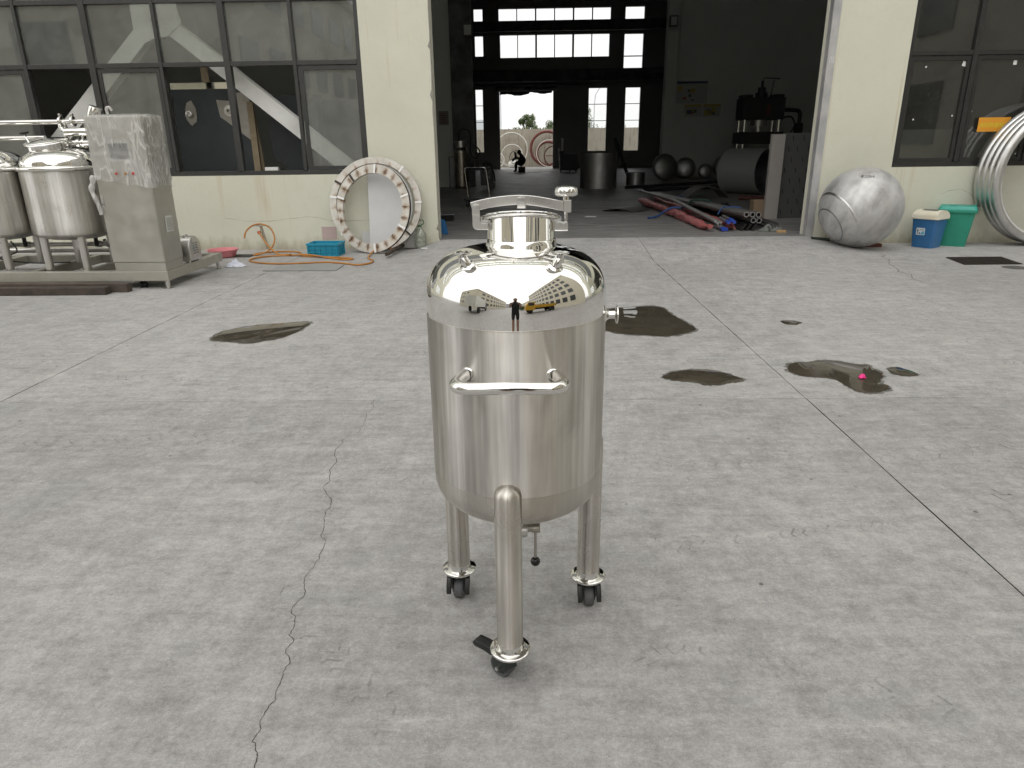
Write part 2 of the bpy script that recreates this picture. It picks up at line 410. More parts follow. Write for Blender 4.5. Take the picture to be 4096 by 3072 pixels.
MTREAD = None
def tread_mat():
    m = NT('tyre_print'); v = m.vec('World'); d = m.n('BsdfDiffuse', {0: (.15, .147, .14, 1)}); t = m.n('BsdfTransparent')
    return m.done(m.n('MixShader', {0: m.ramp(m.noise(v, 7, 6, .7), .44, .68, 0, .38), 1: t.outputs[0], 2: d.outputs[0]}))
MTREAD = tread_mat()
def damp_mat():
    m = NT('damp_concrete'); v = m.vec('World'); d = m.pbr((.125, .12, .108), .55); t = m.n('BsdfTransparent')
    return m.done(m.n('MixShader', {0: m.ramp(m.noise(v, 9, 5, .7), .35, .65, .25, .85), 1: t.outputs[0], 2: d.outputs[0]}))
MDAMP = damp_mat()
def tread(p0, p1, wd, pitch, seed):
    rs = random.Random(seed); a, b = Vector(p0), Vector(p1); d = (b - a).normalized(); nv = Vector((-d.y, d.x)); mb = MB(); L = (b - a).length; k = 0
    while k * pitch < L:
        c = a + d * (k * pitch) + nv * .02 * math.sin(k * .21); k += 1
        for s in (-1, 1):
            if rs.random() < .38: continue
            q = [c + nv * s * wd * .06 + d * .010, c + nv * s * wd * .34 - d * .028, c + nv * s * wd * .50 - d * .022]; w_ = .0042 * rs.uniform(.6, 1.3); v = []
            for i, e in enumerate(q):
                t = (q[min(i + 1, 2)] - q[max(i - 1, 0)]).normalized(); o = Vector((-t.y, t.x)) * w_
                v += [(e.x - o.x, e.y - o.y, .0011), (e.x + o.x, e.y + o.y, .0011)]
            mb.add(v, [(0, 1, 3, 2), (2, 3, 5, 4)])
    o = mb.build('tyre_print', MTREAD, yard, 0); o['kind'] = 'stuff'; return o
for i, (p0, p1, wd, pt) in enumerate((((.35, 1.75), (1.2, 1.55), .13, .05), ((-1.3, 2.9), (-.45, 2.98), .16, .055), ((.5, 2.35), (1.6, 2.62), .14, .05), ((-3.2, 3.25), (-1.2, 3.55), .17, .06), ((-3.0, 4.5), (-1.2, 4.25), .18, .06), ((.7, 3.1), (2.6, 3.3), .17, .06), ((1.2, 4.9), (3.6, 4.75), .18, .065), ((-2.6, 5.3), (-.6, 5.05), .18, .065), ((-.9, 2.05), (-.35, 1.45), .12, .05), ((1.9, 2.5), (2.6, 3.6), .15, .055), ((2.6, 6.2), (5.2, 6.5), .2, .07))): tread(p0, p1, wd, pt, i)
def puddle_obj(pts, label, z=.0035, seed=0):
    rs = random.Random(seed); cx = sum(p[0] for p in pts) / len(pts); cy = sum(p[1] for p in pts) / len(pts)
    P = [(p[0], p[1], 0) for p in pts]; P = smoothpath(P + [P[0]], 5)[:-1]
    P = [(p[0] + rs.uniform(-.006, .006), p[1] + rs.uniform(-.006, .006)) for p in P]
    n = len(P); v = [(x, y, .0009) for x, y in P] + [(cx + (x - cx) * .965, cy + (y - cy) * .965, z) for x, y in P]
    f = [(i, (i + 1) % n, n + (i + 1) % n, n + i) for i in range(n)] + [tuple(range(n, 2 * n))]
    o = MB().add(v, f).build('puddle', MWET, None, smooth=60)
    D = [(cx + (x - cx) * 1.05 + rs.uniform(-.012, .012), cy + (y - cy) * 1.06 + rs.uniform(-.012, .012), .0005) for x, y in P]
    MB().add(D, [tuple(range(len(D)))]).build('damp_margin', MDAMP, o, smooth=0)
    o['kind'] = 'structure'; o['label'] = label
    return o
puddle_obj([(-2.675, 5.566), (-2.68, 5.758), (-2.58, 5.902), (-2.411, 6.012), (-2.131, 6.101), (-2.029, 6.118), (-1.982, 6.057), (-1.983, 5.903), (-2.009, 5.721), (-2.08, 5.55), (-2.176, 5.469), (-2.288, 5.391), (-2.407, 5.427), (-2.557, 5.47), (-2.648, 5.505)], 'long narrow dark puddle left of the steel tank, reflecting the window band', seed=0)
puddle_obj([(0.547, 6.323), (0.746, 6.514), (1.018, 6.608), (1.225, 6.649), (1.317, 6.562), (1.33, 6.393), (1.373, 6.169), (1.421, 5.931), (1.442, 5.752), (1.355, 5.633), (1.19, 5.536), (1.096, 5.523), (0.934, 5.568), (0.77, 5.624), (0.662, 5.732), (0.516, 5.931)], 'large dark puddle showing from behind the tank by its side nozzle', seed=1)
puddle_obj([(0.914, 4.466), (0.959, 4.534), (1.096, 4.613), (1.233, 4.632), (1.33, 4.58), (1.409, 4.474), (1.448, 4.406), (1.418, 4.357), (1.336, 4.326), (1.222, 4.287), (1.16, 4.288), (1.121, 4.34), (1.013, 4.374), (0.936, 4.415)], 'dark oval puddle just left of the right slab joint', seed=2)
puddle_obj([(1.834, 4.66), (1.895, 4.753), (2.007, 4.781), (2.133, 4.813), (2.243, 4.803), (2.339, 4.713), (2.416, 4.711), (2.414, 4.638), (2.422, 4.506), (2.373, 4.406), (2.319, 4.325), (2.339, 4.261), (2.319, 4.2), (2.241, 4.141), (2.151, 4.119), (2.09, 4.159), (2.07, 4.25), (2.056, 4.362), (2.008, 4.422), (1.927, 4.431), (1.851, 4.483), (1.812, 4.553)], 'shoe shaped brown puddle with a pink petal floating in it', seed=3)
puddle_obj([(2.5, 4.6), (2.575, 4.653), (2.624, 4.597), (2.655, 4.502), (2.612, 4.451), (2.539, 4.453), (2.491, 4.505)], 'small almond shaped puddle right of the shoe shaped one', seed=4)
puddle_obj([(2.245, 5.991), (2.303, 6.036), (2.38, 6.016), (2.416, 5.945), (2.341, 5.874), (2.252, 5.894)], 'smallest puddle, alone in the yard between tank and bins', seed=5)

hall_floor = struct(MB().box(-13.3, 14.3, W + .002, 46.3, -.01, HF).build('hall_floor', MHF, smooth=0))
# ------------------------------------------------------------------ factory hall
factory = thing('factory_hall', 'cream rendered factory hall with wide open doorway and dark window bands', 'building')
def wall_holes(name, x0, x1, z0, z1, y0, y1, holes, m, parent=factory):
    xs = sorted(set([x0, x1] + [h[i] for h in holes for i in (0, 1)])); zs = sorted(set([z0, z1] + [h[i] for h in holes for i in (2, 3)]))
    xs = [x for x in xs if x0 <= x <= x1]; zs = [z for z in zs if z0 <= z <= z1]
    def solid(i, j):
        if i < 0 or j < 0 or i >= len(xs) - 1 or j >= len(zs) - 1: return False
        cx, cz = (xs[i] + xs[i + 1]) / 2, (zs[j] + zs[j + 1]) / 2
        return not any(h[0] < cx < h[1] and h[2] < cz < h[3] for h in holes)
    mb = MB()
    for i in range(len(xs) - 1):
        for j in range(len(zs) - 1):
            if not solid(i, j): continue
            a, b, c, d = xs[i], xs[i + 1], zs[j], zs[j + 1]
            mb.add([(a, y0, c), (b, y0, c), (b, y0, d), (a, y0, d)], [(0, 1, 2, 3)])
            mb.add([(a, y1, c), (b, y1, c), (b, y1, d), (a, y1, d)], [(3, 2, 1, 0)])
            for (di, dj, q) in ((-1, 0, [(a, c), (a, d)]), (1, 0, [(b, c), (b, d)]), (0, -1, [(a, c), (b, c)]), (0, 1, [(a, d), (b, d)])):
                if not solid(i + di, j + dj):
                    (p, q1), (r_, s_) = q
                    mb.add([(p, y0, q1), (r_, y0, s_), (r_, y1, s_), (p, y1, q1)], [(0, 1, 2, 3)])
    return mb.build(name, m, parent, smooth=0, weld=True)
MCLAD = mat('grey_ribbed_cladding', (.17, .18, .185), .5, .2)
DX0, DX1, DH = -1.375, 4.335, 5.7
LW = (-12.4, -2.405, 1.13, 4.42); RWN = (5.49, 15.5, 1.13, 4.42)
UPW = [(x0, x0 + 10, z0, z0 + 1.7) for z0 in (9.0, 12.2, 15.4) for x0 in (-28.4, -17.4, -6.4, 4.9, 15.9)] + [(-26, -16, 1.13, 4.42), (19, 29, 1.13, 4.42)]
wall_holes('front_wall', -42, 42, -.05, 18.4, W, W + .25, [(DX0, DX1, -.05, DH), LW, RWN] + UPW, MWALL)
MB().box(-42.2, 42.2, W - .12, W + .25, 18.4, 18.8).build('parapet', MWALL, factory, smooth=0)
for k in range(57):   # ribbed grey cladding above the doors
    MB().box(-14 + k * .5, -14 + k * .5 + .44, W - .05, W - .002, 6.1, 8.4).build('cladding_rib', MCLAD, factory, smooth=0)
for h in UPW:     # upper and far window bands
    fr = MB()
    fr.box(h[0], h[1], W + .06, W + .12, h[2], h[2] + .06); fr.box(h[0], h[1], W + .06, W + .12, h[3] - .06, h[3])
    n = max(2, round(h[1] - h[0]) // 2)
    for k in range(n + 1):
        x = h[0] + (h[1] - h[0]) * k / n; fr.box(max(x - .04, h[0]), min(x + .04, h[1]), W + .061, W + .121, h[2] + .06, h[3] - .06)
    fo = fr.build('window', MFRAME, factory, smooth=0)
    for k in range(n):
        a = h[0] + (h[1] - h[0]) * k / n + .04; b = h[0] + (h[1] - h[0]) * (k + 1) / n - .04
        MB().box(a, b, W + .085, W + .091, h[2] + .06, h[3] - .06).build('pane', MGLASS, fo, smooth=0)
# left window band
def band(x_list, z0, zts, frame_m, glass_m, openp, thick, yf=W + .03, sash=()):
    xa, xb = x_list[0], x_list[-1]; zt = zts[-1]
    fr = MB()
    fr.box(xa, xb, yf, yf + .08, z0, z0 + .065); fr.box(xa, xb, yf, yf + .08, zt - .06, zt)
    fr.box(xa, xa + .06, yf, yf + .08, z0 + .065, zt - .06); fr.box(xb - .065, xb, yf, yf + .08, z0 + .065, zt - .06)
    fo = fr.build('window', frame_m, factory, smooth=0, bevel=.003)
    for k, x in enumerate(x_list[1:-1]):
        t = thick[k % len(thick)]
        MB().box(x - t / 2, x + t / 2, yf - .012, yf + .085, z0 + .066, zt - .061).build('mullion', frame_m, fo, smooth=0, bevel=.003)
    for zz in zts[:-1]:
        for k in range(len(x_list) - 1):
            a, b = x_list[k], x_list[k + 1]
            ta = thick[(k - 1) % len(thick)] / 2 if k else .06; tb = thick[k % len(thick)] / 2 if k < len(x_list) - 2 else .066
            MB().box(a + ta + .001, b - tb - .001, yf - .004, yf + .078, zz - .032, zz + .032).build('transom', frame_m, fo, smooth=0, bevel=.003)
    zb = [z0] + list(zts)
    for j in range(len(zb) - 1):
        for k in range(len(x_list) - 1):
            if (k, j) in openp: continue
            a, b = x_list[k] + .03, x_list[k + 1] - .03; c, d = zb[j] + .03, zb[j + 1] - .03
            MB().box(a, b, yf + .038, yf + .044, c, d).build('pane', glass_m, fo, smooth=0)
            if (k, j) in sash:
                s = MB(); e = .055; a, b, c, d = a + .022, b - .012, c + .04, d - .012
                s.box(a, b, yf + .012, yf + .037, c, c + e); s.box(a, b, yf + .012, yf + .037, d - e, d)
                s.box(a, a + e, yf + .012, yf + .037, c + e, d - e); s.box(b - e, b, yf + .012, yf + .037, c + e, d - e)
                s.build('sash', frame_m, fo, smooth=0)
    return fo
LX = [-12.4, -11.4, -10.4, -9.4, -8.4, -7.40, -6.40, -5.374, -4.387, -3.39, -2.405]
band(LX, 1.13, (2.70, 3.54, 4.42), MFRAME, MGLASS, {(5, 0), (7, 0), (8, 0)}, [.05, .09], sash={(4, 0), (6, 0), (9, 0), (2, 0)})
RX_ = [5.49, 6.445, 7.45, 8.45, 9.45, 10.45, 11.45, 12.45, 13.45, 14.45, 15.5]
band(RX_, 1.13, (2.69, 3.55, 4.42), MFRAME2, MGLASS2, set(), [.07, .07], sash={(k, 0) for k in range(10)})
# steel angle down the right door jamb and chipped render edge on the left
MB().box(DX1, DX1 + .105, W - .006, W - .001, hz(4.4, 10.9) - .01, DH).box(DX1 - .006, DX1 - .001, W - .006, W + .12, HF, DH).build('door_jamb', MGALV, factory, smooth=0)
mb = MB(); rs = random.Random(3); z = HF
prev = None; v = []; f = []
while z < 4.2:
    wv = .014 + .022 * abs(noise.noise((0, 0, z * 2.3))) + (.03 if rs.random() < .12 else 0)
    v += [(DX0 - wv, W - .0015, z), (DX0 + .0005, W - .0015, z), (DX0 + .0005, W + .03, z)]
    z += rs.uniform(.03, .09)
for i in range(len(v) // 3 - 1):
    f += [(3 * i, 3 * i + 1, 3 * i + 4, 3 * i + 3), (3 * i + 1, 3 * i + 2, 3 * i + 5, 3 * i + 4)]
MB().add(v, f).build('chipped_edge', mat('bare_render_core', (.22, .20, .18), .95, 0, (.34, .32, .28), 18, .5, 60), factory, smooth=0)
# chalk strokes on the jamb
mb = MB()
for x, a in ((4.368, 9), (4.395, -9), (4.418, -3)):
    mb.box(-.003, .003, -.001, 0, -.045, .045, T(x, W - .0065, 2.62) @ RY(a))
mb.build('chalk_mark', MWHITE, factory, smooth=0)
# inside of the hall
PX0, PX1, PY0, PY1, RYB = -2.31, 6.16, 26.0, 31.0, 46.0
MB().box(-13.5, -13.3, W + .25, RYB, 0, 11).build('side_wall', MIN, factory, smooth=0)
MB().box(14.3, 14.5, W + .25, RYB, 0, 11).build('side_wall', MIN, factory, smooth=0)
MB().box(-13.3, PX0 - .3, PY0, PY0 + .2, HF, 11).build('partition_wall', MIN, factory, smooth=0)
MB().box(PX1, 14.3, PY1, PY1 + .2, HF, 11).build('partition_wall', MIN, factory, smooth=0)
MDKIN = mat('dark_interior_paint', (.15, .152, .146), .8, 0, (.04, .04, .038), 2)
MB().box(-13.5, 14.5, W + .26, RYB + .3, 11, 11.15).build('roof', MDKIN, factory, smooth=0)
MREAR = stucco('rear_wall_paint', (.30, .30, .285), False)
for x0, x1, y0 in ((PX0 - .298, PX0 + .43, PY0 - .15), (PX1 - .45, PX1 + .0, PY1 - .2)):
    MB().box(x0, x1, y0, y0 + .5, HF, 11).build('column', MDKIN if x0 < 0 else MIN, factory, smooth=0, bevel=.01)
RWH = [(-1.632 + i * 1.118 + (i // 2) * .03, -1.632 + i * 1.118 + (i // 2) * .03 + 1.06, 8.40, 9.27) for i in range(6)]
RWH += [(-1.57 + i * 1.09 + (i // 2) * .06, -1.57 + i * 1.09 + (i // 2) * .06 + 1.04, 6.60, 7.85) for i in range(6)]
RWH += [(5.95, 7.09, 8.44, 9.28), (5.94, 7.08, 6.62, 7.82), (5.94, 7.08, 5.83, 6.58), (-3.13, -2.60, 8.44, 9.28), (-3.1, -2.60, 6.7, 7.82)]
for (a, b) in ((3.865, 4.99), (6.13, 7.04), (-3.15, -2.70)):
    for c, d in ((1.17, 2.94), (2.97, 3.90), (3.93, 4.84)): RWH.append((a, b, c, d))
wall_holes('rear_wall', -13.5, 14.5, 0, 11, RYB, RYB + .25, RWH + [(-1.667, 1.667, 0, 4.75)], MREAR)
for h in RWH:
    MB().box(h[0] + .002, h[1] - .002, RYB + .10, RYB + .106, h[2] + .002, h[3] - .002).build('pane', MGLASS3, factory, smooth=0)
for z0, z1, y in ((7.86, 8.40, 44.6), (5.15, 5.80, 44.6)):
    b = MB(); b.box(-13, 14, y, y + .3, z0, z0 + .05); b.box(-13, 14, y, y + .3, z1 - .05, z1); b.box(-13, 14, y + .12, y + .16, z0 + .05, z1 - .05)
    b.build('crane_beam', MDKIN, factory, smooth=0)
b = MB()
for k in range(9): b.cyl(.035, -3.2, 3.2, 8, T(.1, 45.3 - .03 * k, 5.02 - .04 * k) @ RY(90)) if k < 2 else None
b.build('conduit', MDKIN, factory, smooth=40)
# rolled up shutter and its torn tarpaulin hem over the rear doorway
MB().cyl(.17, -1.85, 1.85, 20, T(0, RYB - .2, 4.86) @ RY(90)).build('roller_shutter', MDKIN, factory)
v = []; f = []; n = 40
for i in range(n + 1):
    x = -1.64 + 3.24 * i / n; hem = 4.52 + .05 * math.sin(i * .33) + .03 * noise.noise((i * .4, 0, 0)) + (.07 if i > 22 else -.02)
    v += [(x, RYB - .02 + .02 * math.sin(i * .9), 4.80), (x, RYB - .03 + .03 * math.sin(i * .7), hem)]
for i in range(n): f.append((2 * i, 2 * i + 1, 2 * i + 3, 2 * i + 2))
mb = MB().add(v, f); to = mb.build('tarpaulin_hem', mat('dark_blue_tarpaulin', (.012, .016, .035), .6, 0, (.02, .024, .05), 4), factory)
sm = to.modifiers.new('thickness', 'SOLIDIFY'); sm.thickness = .006
# reddish diagonal brace just inside the doorway, high up on the left
MRED = mat('red_oxide_primer', (.085, .030, .022), .75, 0, (.13, .05, .035), 6, .15, 40)
MB().box(-.13, .13, -.09, .09, -2.6, 2.6, T(-2.05, 17.2, 5.0) @ RY(43)).build('diagonal_brace', MRED, factory, smooth=0)
# hairline cracks in the render under the left window
for pts in (((-4.75, .50), (-4.3, .44), (-3.9, .455), (-3.45, .50), (-3.2, .47), (-3.0, .43), (-2.45, .435)), ((-4.30, .36), (-4.05, .375)), ((6.3, .74), (6.55, .80), (6.75, .72), (6.85, .62))):
    v = []; f = []; P = smoothpath([(x, 0, z) for x, z in pts], 6); rs = random.Random(len(pts))
    for q in P:
        e = rs.uniform(.0008, .003); dz = rs.uniform(-.006, .006); v += [(q.x, W - .0012, q.z + dz - e), (q.x, W - .0012, q.z + dz + e)]
    for i in range(len(P) - 1): f.append((2 * i, 2 * i + 1, 2 * i + 3, 2 * i + 2))
    MB().add(v, f).build('render_crack', mat('crack_line', (.28, .25, .20), .9) if len(pts) == 7 else bpy.data.materials['crack_line'], factory, smooth=0)
# ------------------------------------------------------------------ the steel tank in the middle of the yard
tank = thing('steel_tank', 'polished stainless steel tank on three castered legs standing in the open yard', 'tank', (-.032, 1.91, 0))
RB = .2525
prof = [(0, .45)] + [(RB * math.sin(a) ** .8, .58 - .13 * math.cos(a) ** .8) for a in [PI / 2 * i / 30 for i in range(1, 30)]] + [(RB, .58), (RB, .596)]
MB().lathe(prof, 128).build('bottom_head', MBOTH, tank, 60)
MB().lathe([(RB - .002, .5955), (RB + .0005, .5965), (RB + .0005, .5975), (RB - .002, .5985)], 128).build('weld_seam', MLEG, tank, 60)
prof = [(RB, .598)] + [(RB, .61 + .045 * i) for i in range(11)] + [(RB, 1.062)]
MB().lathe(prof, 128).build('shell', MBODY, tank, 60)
ZT, BT, EP = 1.08, .166, 3.0
prof = [(RB, 1.0645)] + [(RB * math.cos(a) ** (2 / EP), ZT + BT * math.sin(a) ** (2 / EP)) for a in [PI / 2 * i / 64 for i in range(1, 64)] if ZT + BT * math.sin(a) ** (2 / EP) > 1.066] + [(0, ZT + BT)]
MB().lathe(prof, 160).build('dome', MPOL, tank, 60)
MB().lathe([(RB - .003, 1.0605), (RB + .0006, 1.0615), (RB + .0008, 1.0632), (RB + .0006, 1.0649), (RB - .003, 1.066)], 128).build('weld_seam', MLEG, tank, 60)
NX = .016
NM = T(NX, .012, 1.2465) @ RX(-14)
nk = MB().lathe([(.093, -.07), (.093, .0575), (.0960, .0590), (.1075, .0592), (.1105, .0603), (.1117, .0625), (.1105, .0645), (.107, .0650), (.10, .0650)], 96, NM).build('manway_neck', MPOL, tank, 50)
MB().lathe([(.0995, 1.2360), (.0980, 1.2435), (.0960, 1.2505), (.0943, 1.2600), (.0925, 1.2615)], 96, T(NX, .008, 0)).build('reinforcing_collar', MPOL, nk, 60)
lid = MB().lathe([(.1095, .0658), (.1115, .0668), (.1118, .0690), (.1100, .0715), (.1050, .0722), (.1000, .0710), (.094, .0665), (.085, .0650), (.04, .0662), (0, .0668)], 96, NM).build('lid', MPOL, tank, 40)
MB().lathe([(.1075, .0648), (.1096, .0651), (.1096, .0656), (.1075, .0659)], 64, NM).build('gasket', mat('white_silicone', (.55, .55, .53), .6), lid)
MARM = steel('linished_flat_bar', (.74, .73, .70), .30, 0, .10)
def zu(zx): return (zx - 1018) * .0001624 + NX
def zv(zy): return 1.254 + (1060 - zy) * .0001495
def plate(pts, y0, y1, name, m, parent, bev=.0012):
    P = [(zu(a), zv(b)) for a, b in pts]
    M_ = Matrix(((1, 0, 0, 0), (0, 0, -1, 0), (0, 1, 0, 0), (0, 0, 0, 1)))
    return MB().prism(P, y1 - y0, M_, -y1).build(name, m, parent, 15, bev)
top = [(175, 362), (300, 325), (470, 288), (640, 262), (820, 245), (1000, 239), (1180, 250), (1330, 272), (1500, 306), (1680, 345)]
bot = [(1725, 347), (1725, 520), (1650, 515), (1500, 478), (1300, 440), (1120, 415), (950, 408), (770, 420), (600, 440), (460, 464), (335, 492), (200, 470)]
arm = plate(top + bot, -.007, .007, 'clamp_arm', MARM, tank)
def bolt(u, z, y, parent, r=.0066, m=MZINC, name='bolt'):
    b = MB(); Mb = T(u, y, z) @ RX(90)
    b.cyl(r * 1.25, 0, .001, 20, Mb)
    b.prism([(r * math.cos(R(60 * k + 10)), r * math.sin(R(60 * k + 10))) for k in range(6)], .0045, Mb, .001)
    b.cyl(r * .6, .0055, .0062, 14, Mb)
    return b.build(name, m, parent, 15, .0004)
def rounded(x0, x1, y0, y1, r, n=5, corners=(1, 1, 1, 1)):
    out = []
    for (cx, cy, a0, on) in ((x1 - r, y1 - r, 0, corners[0]), (x0 + r, y1 - r, 90, corners[1]), (x0 + r, y0 + r, 180, corners[2]), (x1 - r, y0 + r, 270, corners[3])):
        if on: out += [(cx + r * math.cos(R(a0 + 90 * k / n)), cy + r * math.sin(R(a0 + 90 * k / n))) for k in range(n + 1)]
        else: out.append((x1 if a0 in (0, 270) else x0, y1 if a0 in (0, 90) else y0))
    return out
def platexz(poly, y0, y1, name, m, parent, bev=.001):
    M_ = Matrix(((1, 0, 0, 0), (0, 0, -1, 0), (0, 1, 0, 0), (0, 0, 0, 1)))
    return MB().prism(poly, y1 - y0, M_, -y1).build(name, m, parent, 15, bev)
t = platexz(rounded(zu(957), zu(1095), zv(470), zv(272), .007, 5, (1, 1, 0, 0)), -.0125, -.0085, 'lid_lug', MARM, tank); bolt(zu(1027), zv(315), -.0125, t)
t = platexz(rounded(zu(205), zu(335), zv(582), zv(390), .007, 5, (1, 1, 0, 0)), -.0125, -.0085, 'hinge_link', MARM, tank); bolt(zu(262), zv(432), -.0125, t)
t = plate([(205, 590), (335, 590), (335, 690), (350, 715), (385, 725), (475, 728), (475, 842), (290, 845), (240, 830), (210, 790), (205, 740)], -.008, .006, 'hinge_bracket', MARM, tank)
platexz(rounded(zu(1727), zu(1850), zv(550), zv(335), .002), -.012, .012, 'eye_block', MARM, tank)
t = platexz(rounded(zu(1545), zu(1803), zv(862), zv(715), .005, 5, (1, 0, 0, 0)), -.008, .004, 'latch_bracket', MARM, tank); bolt(zu(1735), zv(772), -.008, t, .0072)
MB().box(zu(1575), zu(1803), -.013, .006, zv(876), zv(863)).build('latch_foot', MPOL2, t, 0, .001)
MB().cyl(.0045, zv(760), zv(300), 16, T(zu(1765), 0, 0)).cyl(.0078, zv(336), zv(228), 20, T(zu(1765), 0, 0)).build('swing_bolt', MPOL2, tank, 40)
kb = MB(); kx = zu(1767); n = 112; rings = [(.0, zv(262)), (.013, zv(262)), (.024, zv(268)), (.0285, zv(250)), (.0302, zv(225)), (.0302, zv(165)), (.028, zv(128)), (.022, zv(104)), (.012, zv(93)), (0, zv(90))]
v = []; f = []
for r_, z_ in rings:
    for k in range(n):
        a = 2 * PI * k / n; lob = 1 + .065 * (abs(math.cos(4 * a)) ** .6 - .6) * (1 if r_ > .02 else 0)
        v.append((kx + max(r_, 1e-5) * lob * math.cos(a), max(r_, 1e-5) * lob * math.sin(a), z_))
for i in range(len(rings) - 1):
    for k in range(n): f.append((i * n + k, i * n + (k + 1) % n, (i + 1) * n + (k + 1) % n, (i + 1) * n + k))
kb.add(v, f).build('star_knob', MPOL2, tank, 40, weld=True)
# nozzles on the dome
def ferrule(mb, M_, r0=.0118, L=.02, R1=.0253):
    mb.lathe([(r0 - .0015, 0), (r0, 0), (r0, L - .0075), (r0 + .0015, L - .0065), (R1 - .0015, L - .0038), (R1, L - .0028), (R1, L), (R1 - .001, L + .0006), (.021, L + .0006), (.0205, L - .0012), (.0180, L - .0012), (.0175, L + .0004), (r0 - .001, L + .0004), (r0 - .0015, L - .004), (r0 - .0015, 0)], 48, M_)
for (dx, dy, ex, ey) in ((-.121, -.155, -.1325, -.151), (.104, -.171, .1135, -.167)):
    rr = math.hypot(dx, dy); zb = ZT + BT * (1 - (rr / RB) ** EP) ** (1 / EP)
    kk = (rr / RB) ** (EP - 1) / RB / rr; nx, ny, nz = dx * kk, dy * kk, ((zb - ZT) / BT) ** (EP - 1) / BT; nv = Vector((nx, ny, nz)).normalized()
    b0 = Vector((dx, dy, zb)); p1 = b0 + nv * .012
    mb = MB().tube([b0 - nv * .004, b0 + nv * .004, Vector((ex, ey, zb + .020)), Vector((ex, ey, 1.2225))], .0118, 28)
    ferrule(mb, T(ex, ey, 1.2205), L=.0265)
    pass
    no = mb.build('dome_nozzle', MPOL2, tank, 45)
    Q = nv.to_track_quat('Z', 'Y').to_matrix().to_4x4()
    MB().lathe([(.0200, -.0012), (.0190, .0004), (.0145, .0012), (.0126, .004)], 40, T(*b0) @ Q).build('pad', MPOL2, no, 50)
mb = MB(); Ms = T(RB - .006, 0, 1.046) @ RY(90); ferrule(mb, Ms, L=.0405)
sn = mb.build('side_nozzle', MPOL2, tank, 45)
MB().lathe([(.0225, .0045), (.0215, .0075), (.016, .0105), (.0127, .0155)], 40, Ms).build('pad', MPOL2, sn, 50)
# push handle
hp = []
def hbend(cx, cy, r, a0, a1): return [(cx + r * math.cos(R(a)), cy + r * math.sin(R(a)), .942) for a in [a0 + (a1 - a0) * k / 10 for k in range(11)]]
hy = -.332; xl, xr, rb = -.146, .118, .034
hp = [(-.122, -.205, .942), (-.1405, -.262, .942)] + hbend(xl + rb - .002, hy + rb, rb, 172, 270) + [(0, hy, .942)] + hbend(xr - rb + .002, hy + rb, rb, 270, 368) + [(.1125, -.262, .942), (.094, -.21, .942)]
ho = MB().tube(hp, .0162, 24).build('handle', MPOL2, tank, 60)
for a, d in (((-.1225, -.2185), (-.31, -.95)), ((.0955, -.2305), (.31, -.95))):
    Q = Vector((d[0], d[1], 0)).to_track_quat('Z', 'Y').to_matrix().to_4x4()
    MB().lathe([(.0240, -.006), (.0210, .001), (.0183, .006), (.0163, .008)], 32, T(a[0], a[1], .942) @ Q).build('weld_collar', MPOL2, ho, 60)
# legs and casters
def caster(x, y, rz, trail, pedal):
    c = MB().prism(rounded(-.038, .038, -.030, .030, .008), .0035, T(x, y, .0985)).cyl(.021, .086, .099, 24, T(x, y, 0)).build('caster', MGREENBLK, tank, 35, .0006)
    Mw = T(x, y, 0) @ RZm(rz) @ T(trail, 0, .0365) @ RX(90) @ Matrix.Diagonal((1.09, 1.09, 1.09, 1))
    w_ = .0155
    MB().lathe([(.022, -w_ + .002), (.0295, -w_), (.0325, -w_ + .003), (.0335, -.006), (.0335, .006), (.0325, w_ - .003), (.0295, w_), (.022, w_ - .002), (.022, -w_ + .002)], 40, Mw).build('tyre', MRUB, c, 40)
    MB().lathe([(0, -w_ + .003), (.010, -w_ + .002), (.0215, -w_ + .004), (.0215, w_ - .004), (.010, w_ - .002), (0, w_ - .003)], 32, Mw).build('wheel_hub', MGALV, c, 40)
    fk = MB(); Mf = T(x, y, 0) @ RZm(rz)
    for s in (-1, 1):
        P = [(-.030, .0975), (.036, .0975), (.040, .078), (trail + .034, .044), (trail + .016, .022), (trail - .014, .022), (trail - .026, .042), (-.040, .074)]
        fk.prism(P, .003, Mf @ T(0, s * .0205 + .0015, 0) @ RX(90))
    fk.box(-.026, .032, -.0225, .0225, .0945, .098, Mf)
    fk.build('fork', MGREENBLK, c, 30, .0006)
    ax = MB().cyl(.0035, -.0285, .0285, 14, Mw)
    for s in (-1, 1): ax.prism([(.0062 * math.cos(R(60 * k)), .0062 * math.sin(R(60 * k))) for k in range(6)], .0045, Mw, s * .0262 - .00225)
    ax.build('axle_bolt', MZINC, c, 30)
    rv = MB()
    for (a, b) in ((-.022, .083), (-.006, .071)):
        for s in (-1, 1): rv.sphere((a, s * .0232, b), .0028, 10, Mf)
    rv.build('rivet', MZINC, c)
    if pedal:
        P = [(-.028, .097), (-.060, .084), (-.088, .086), (-.128, .084), (-.136, .072), (-.128, .062), (-.092, .064), (-.064, .060), (-.03, .070)]
        MB().prism(P, .034, Mf @ T(0, .017, 0) @ RX(90)).build('brake_pedal', MBLACK, c, 40, .002)
    else:
        P = [(-.018, .094), (-.036, .090), (-.052, .064), (-.056, .036), (-.046, .032), (-.036, .046), (-.022, .064)]
        for s in (-1, 1): MB().prism(P, .015, Mf @ T(0, s * .032 + .0075, 0) @ RX(90)).build('brake_pedal', MBLACK, c, 40, .0012)
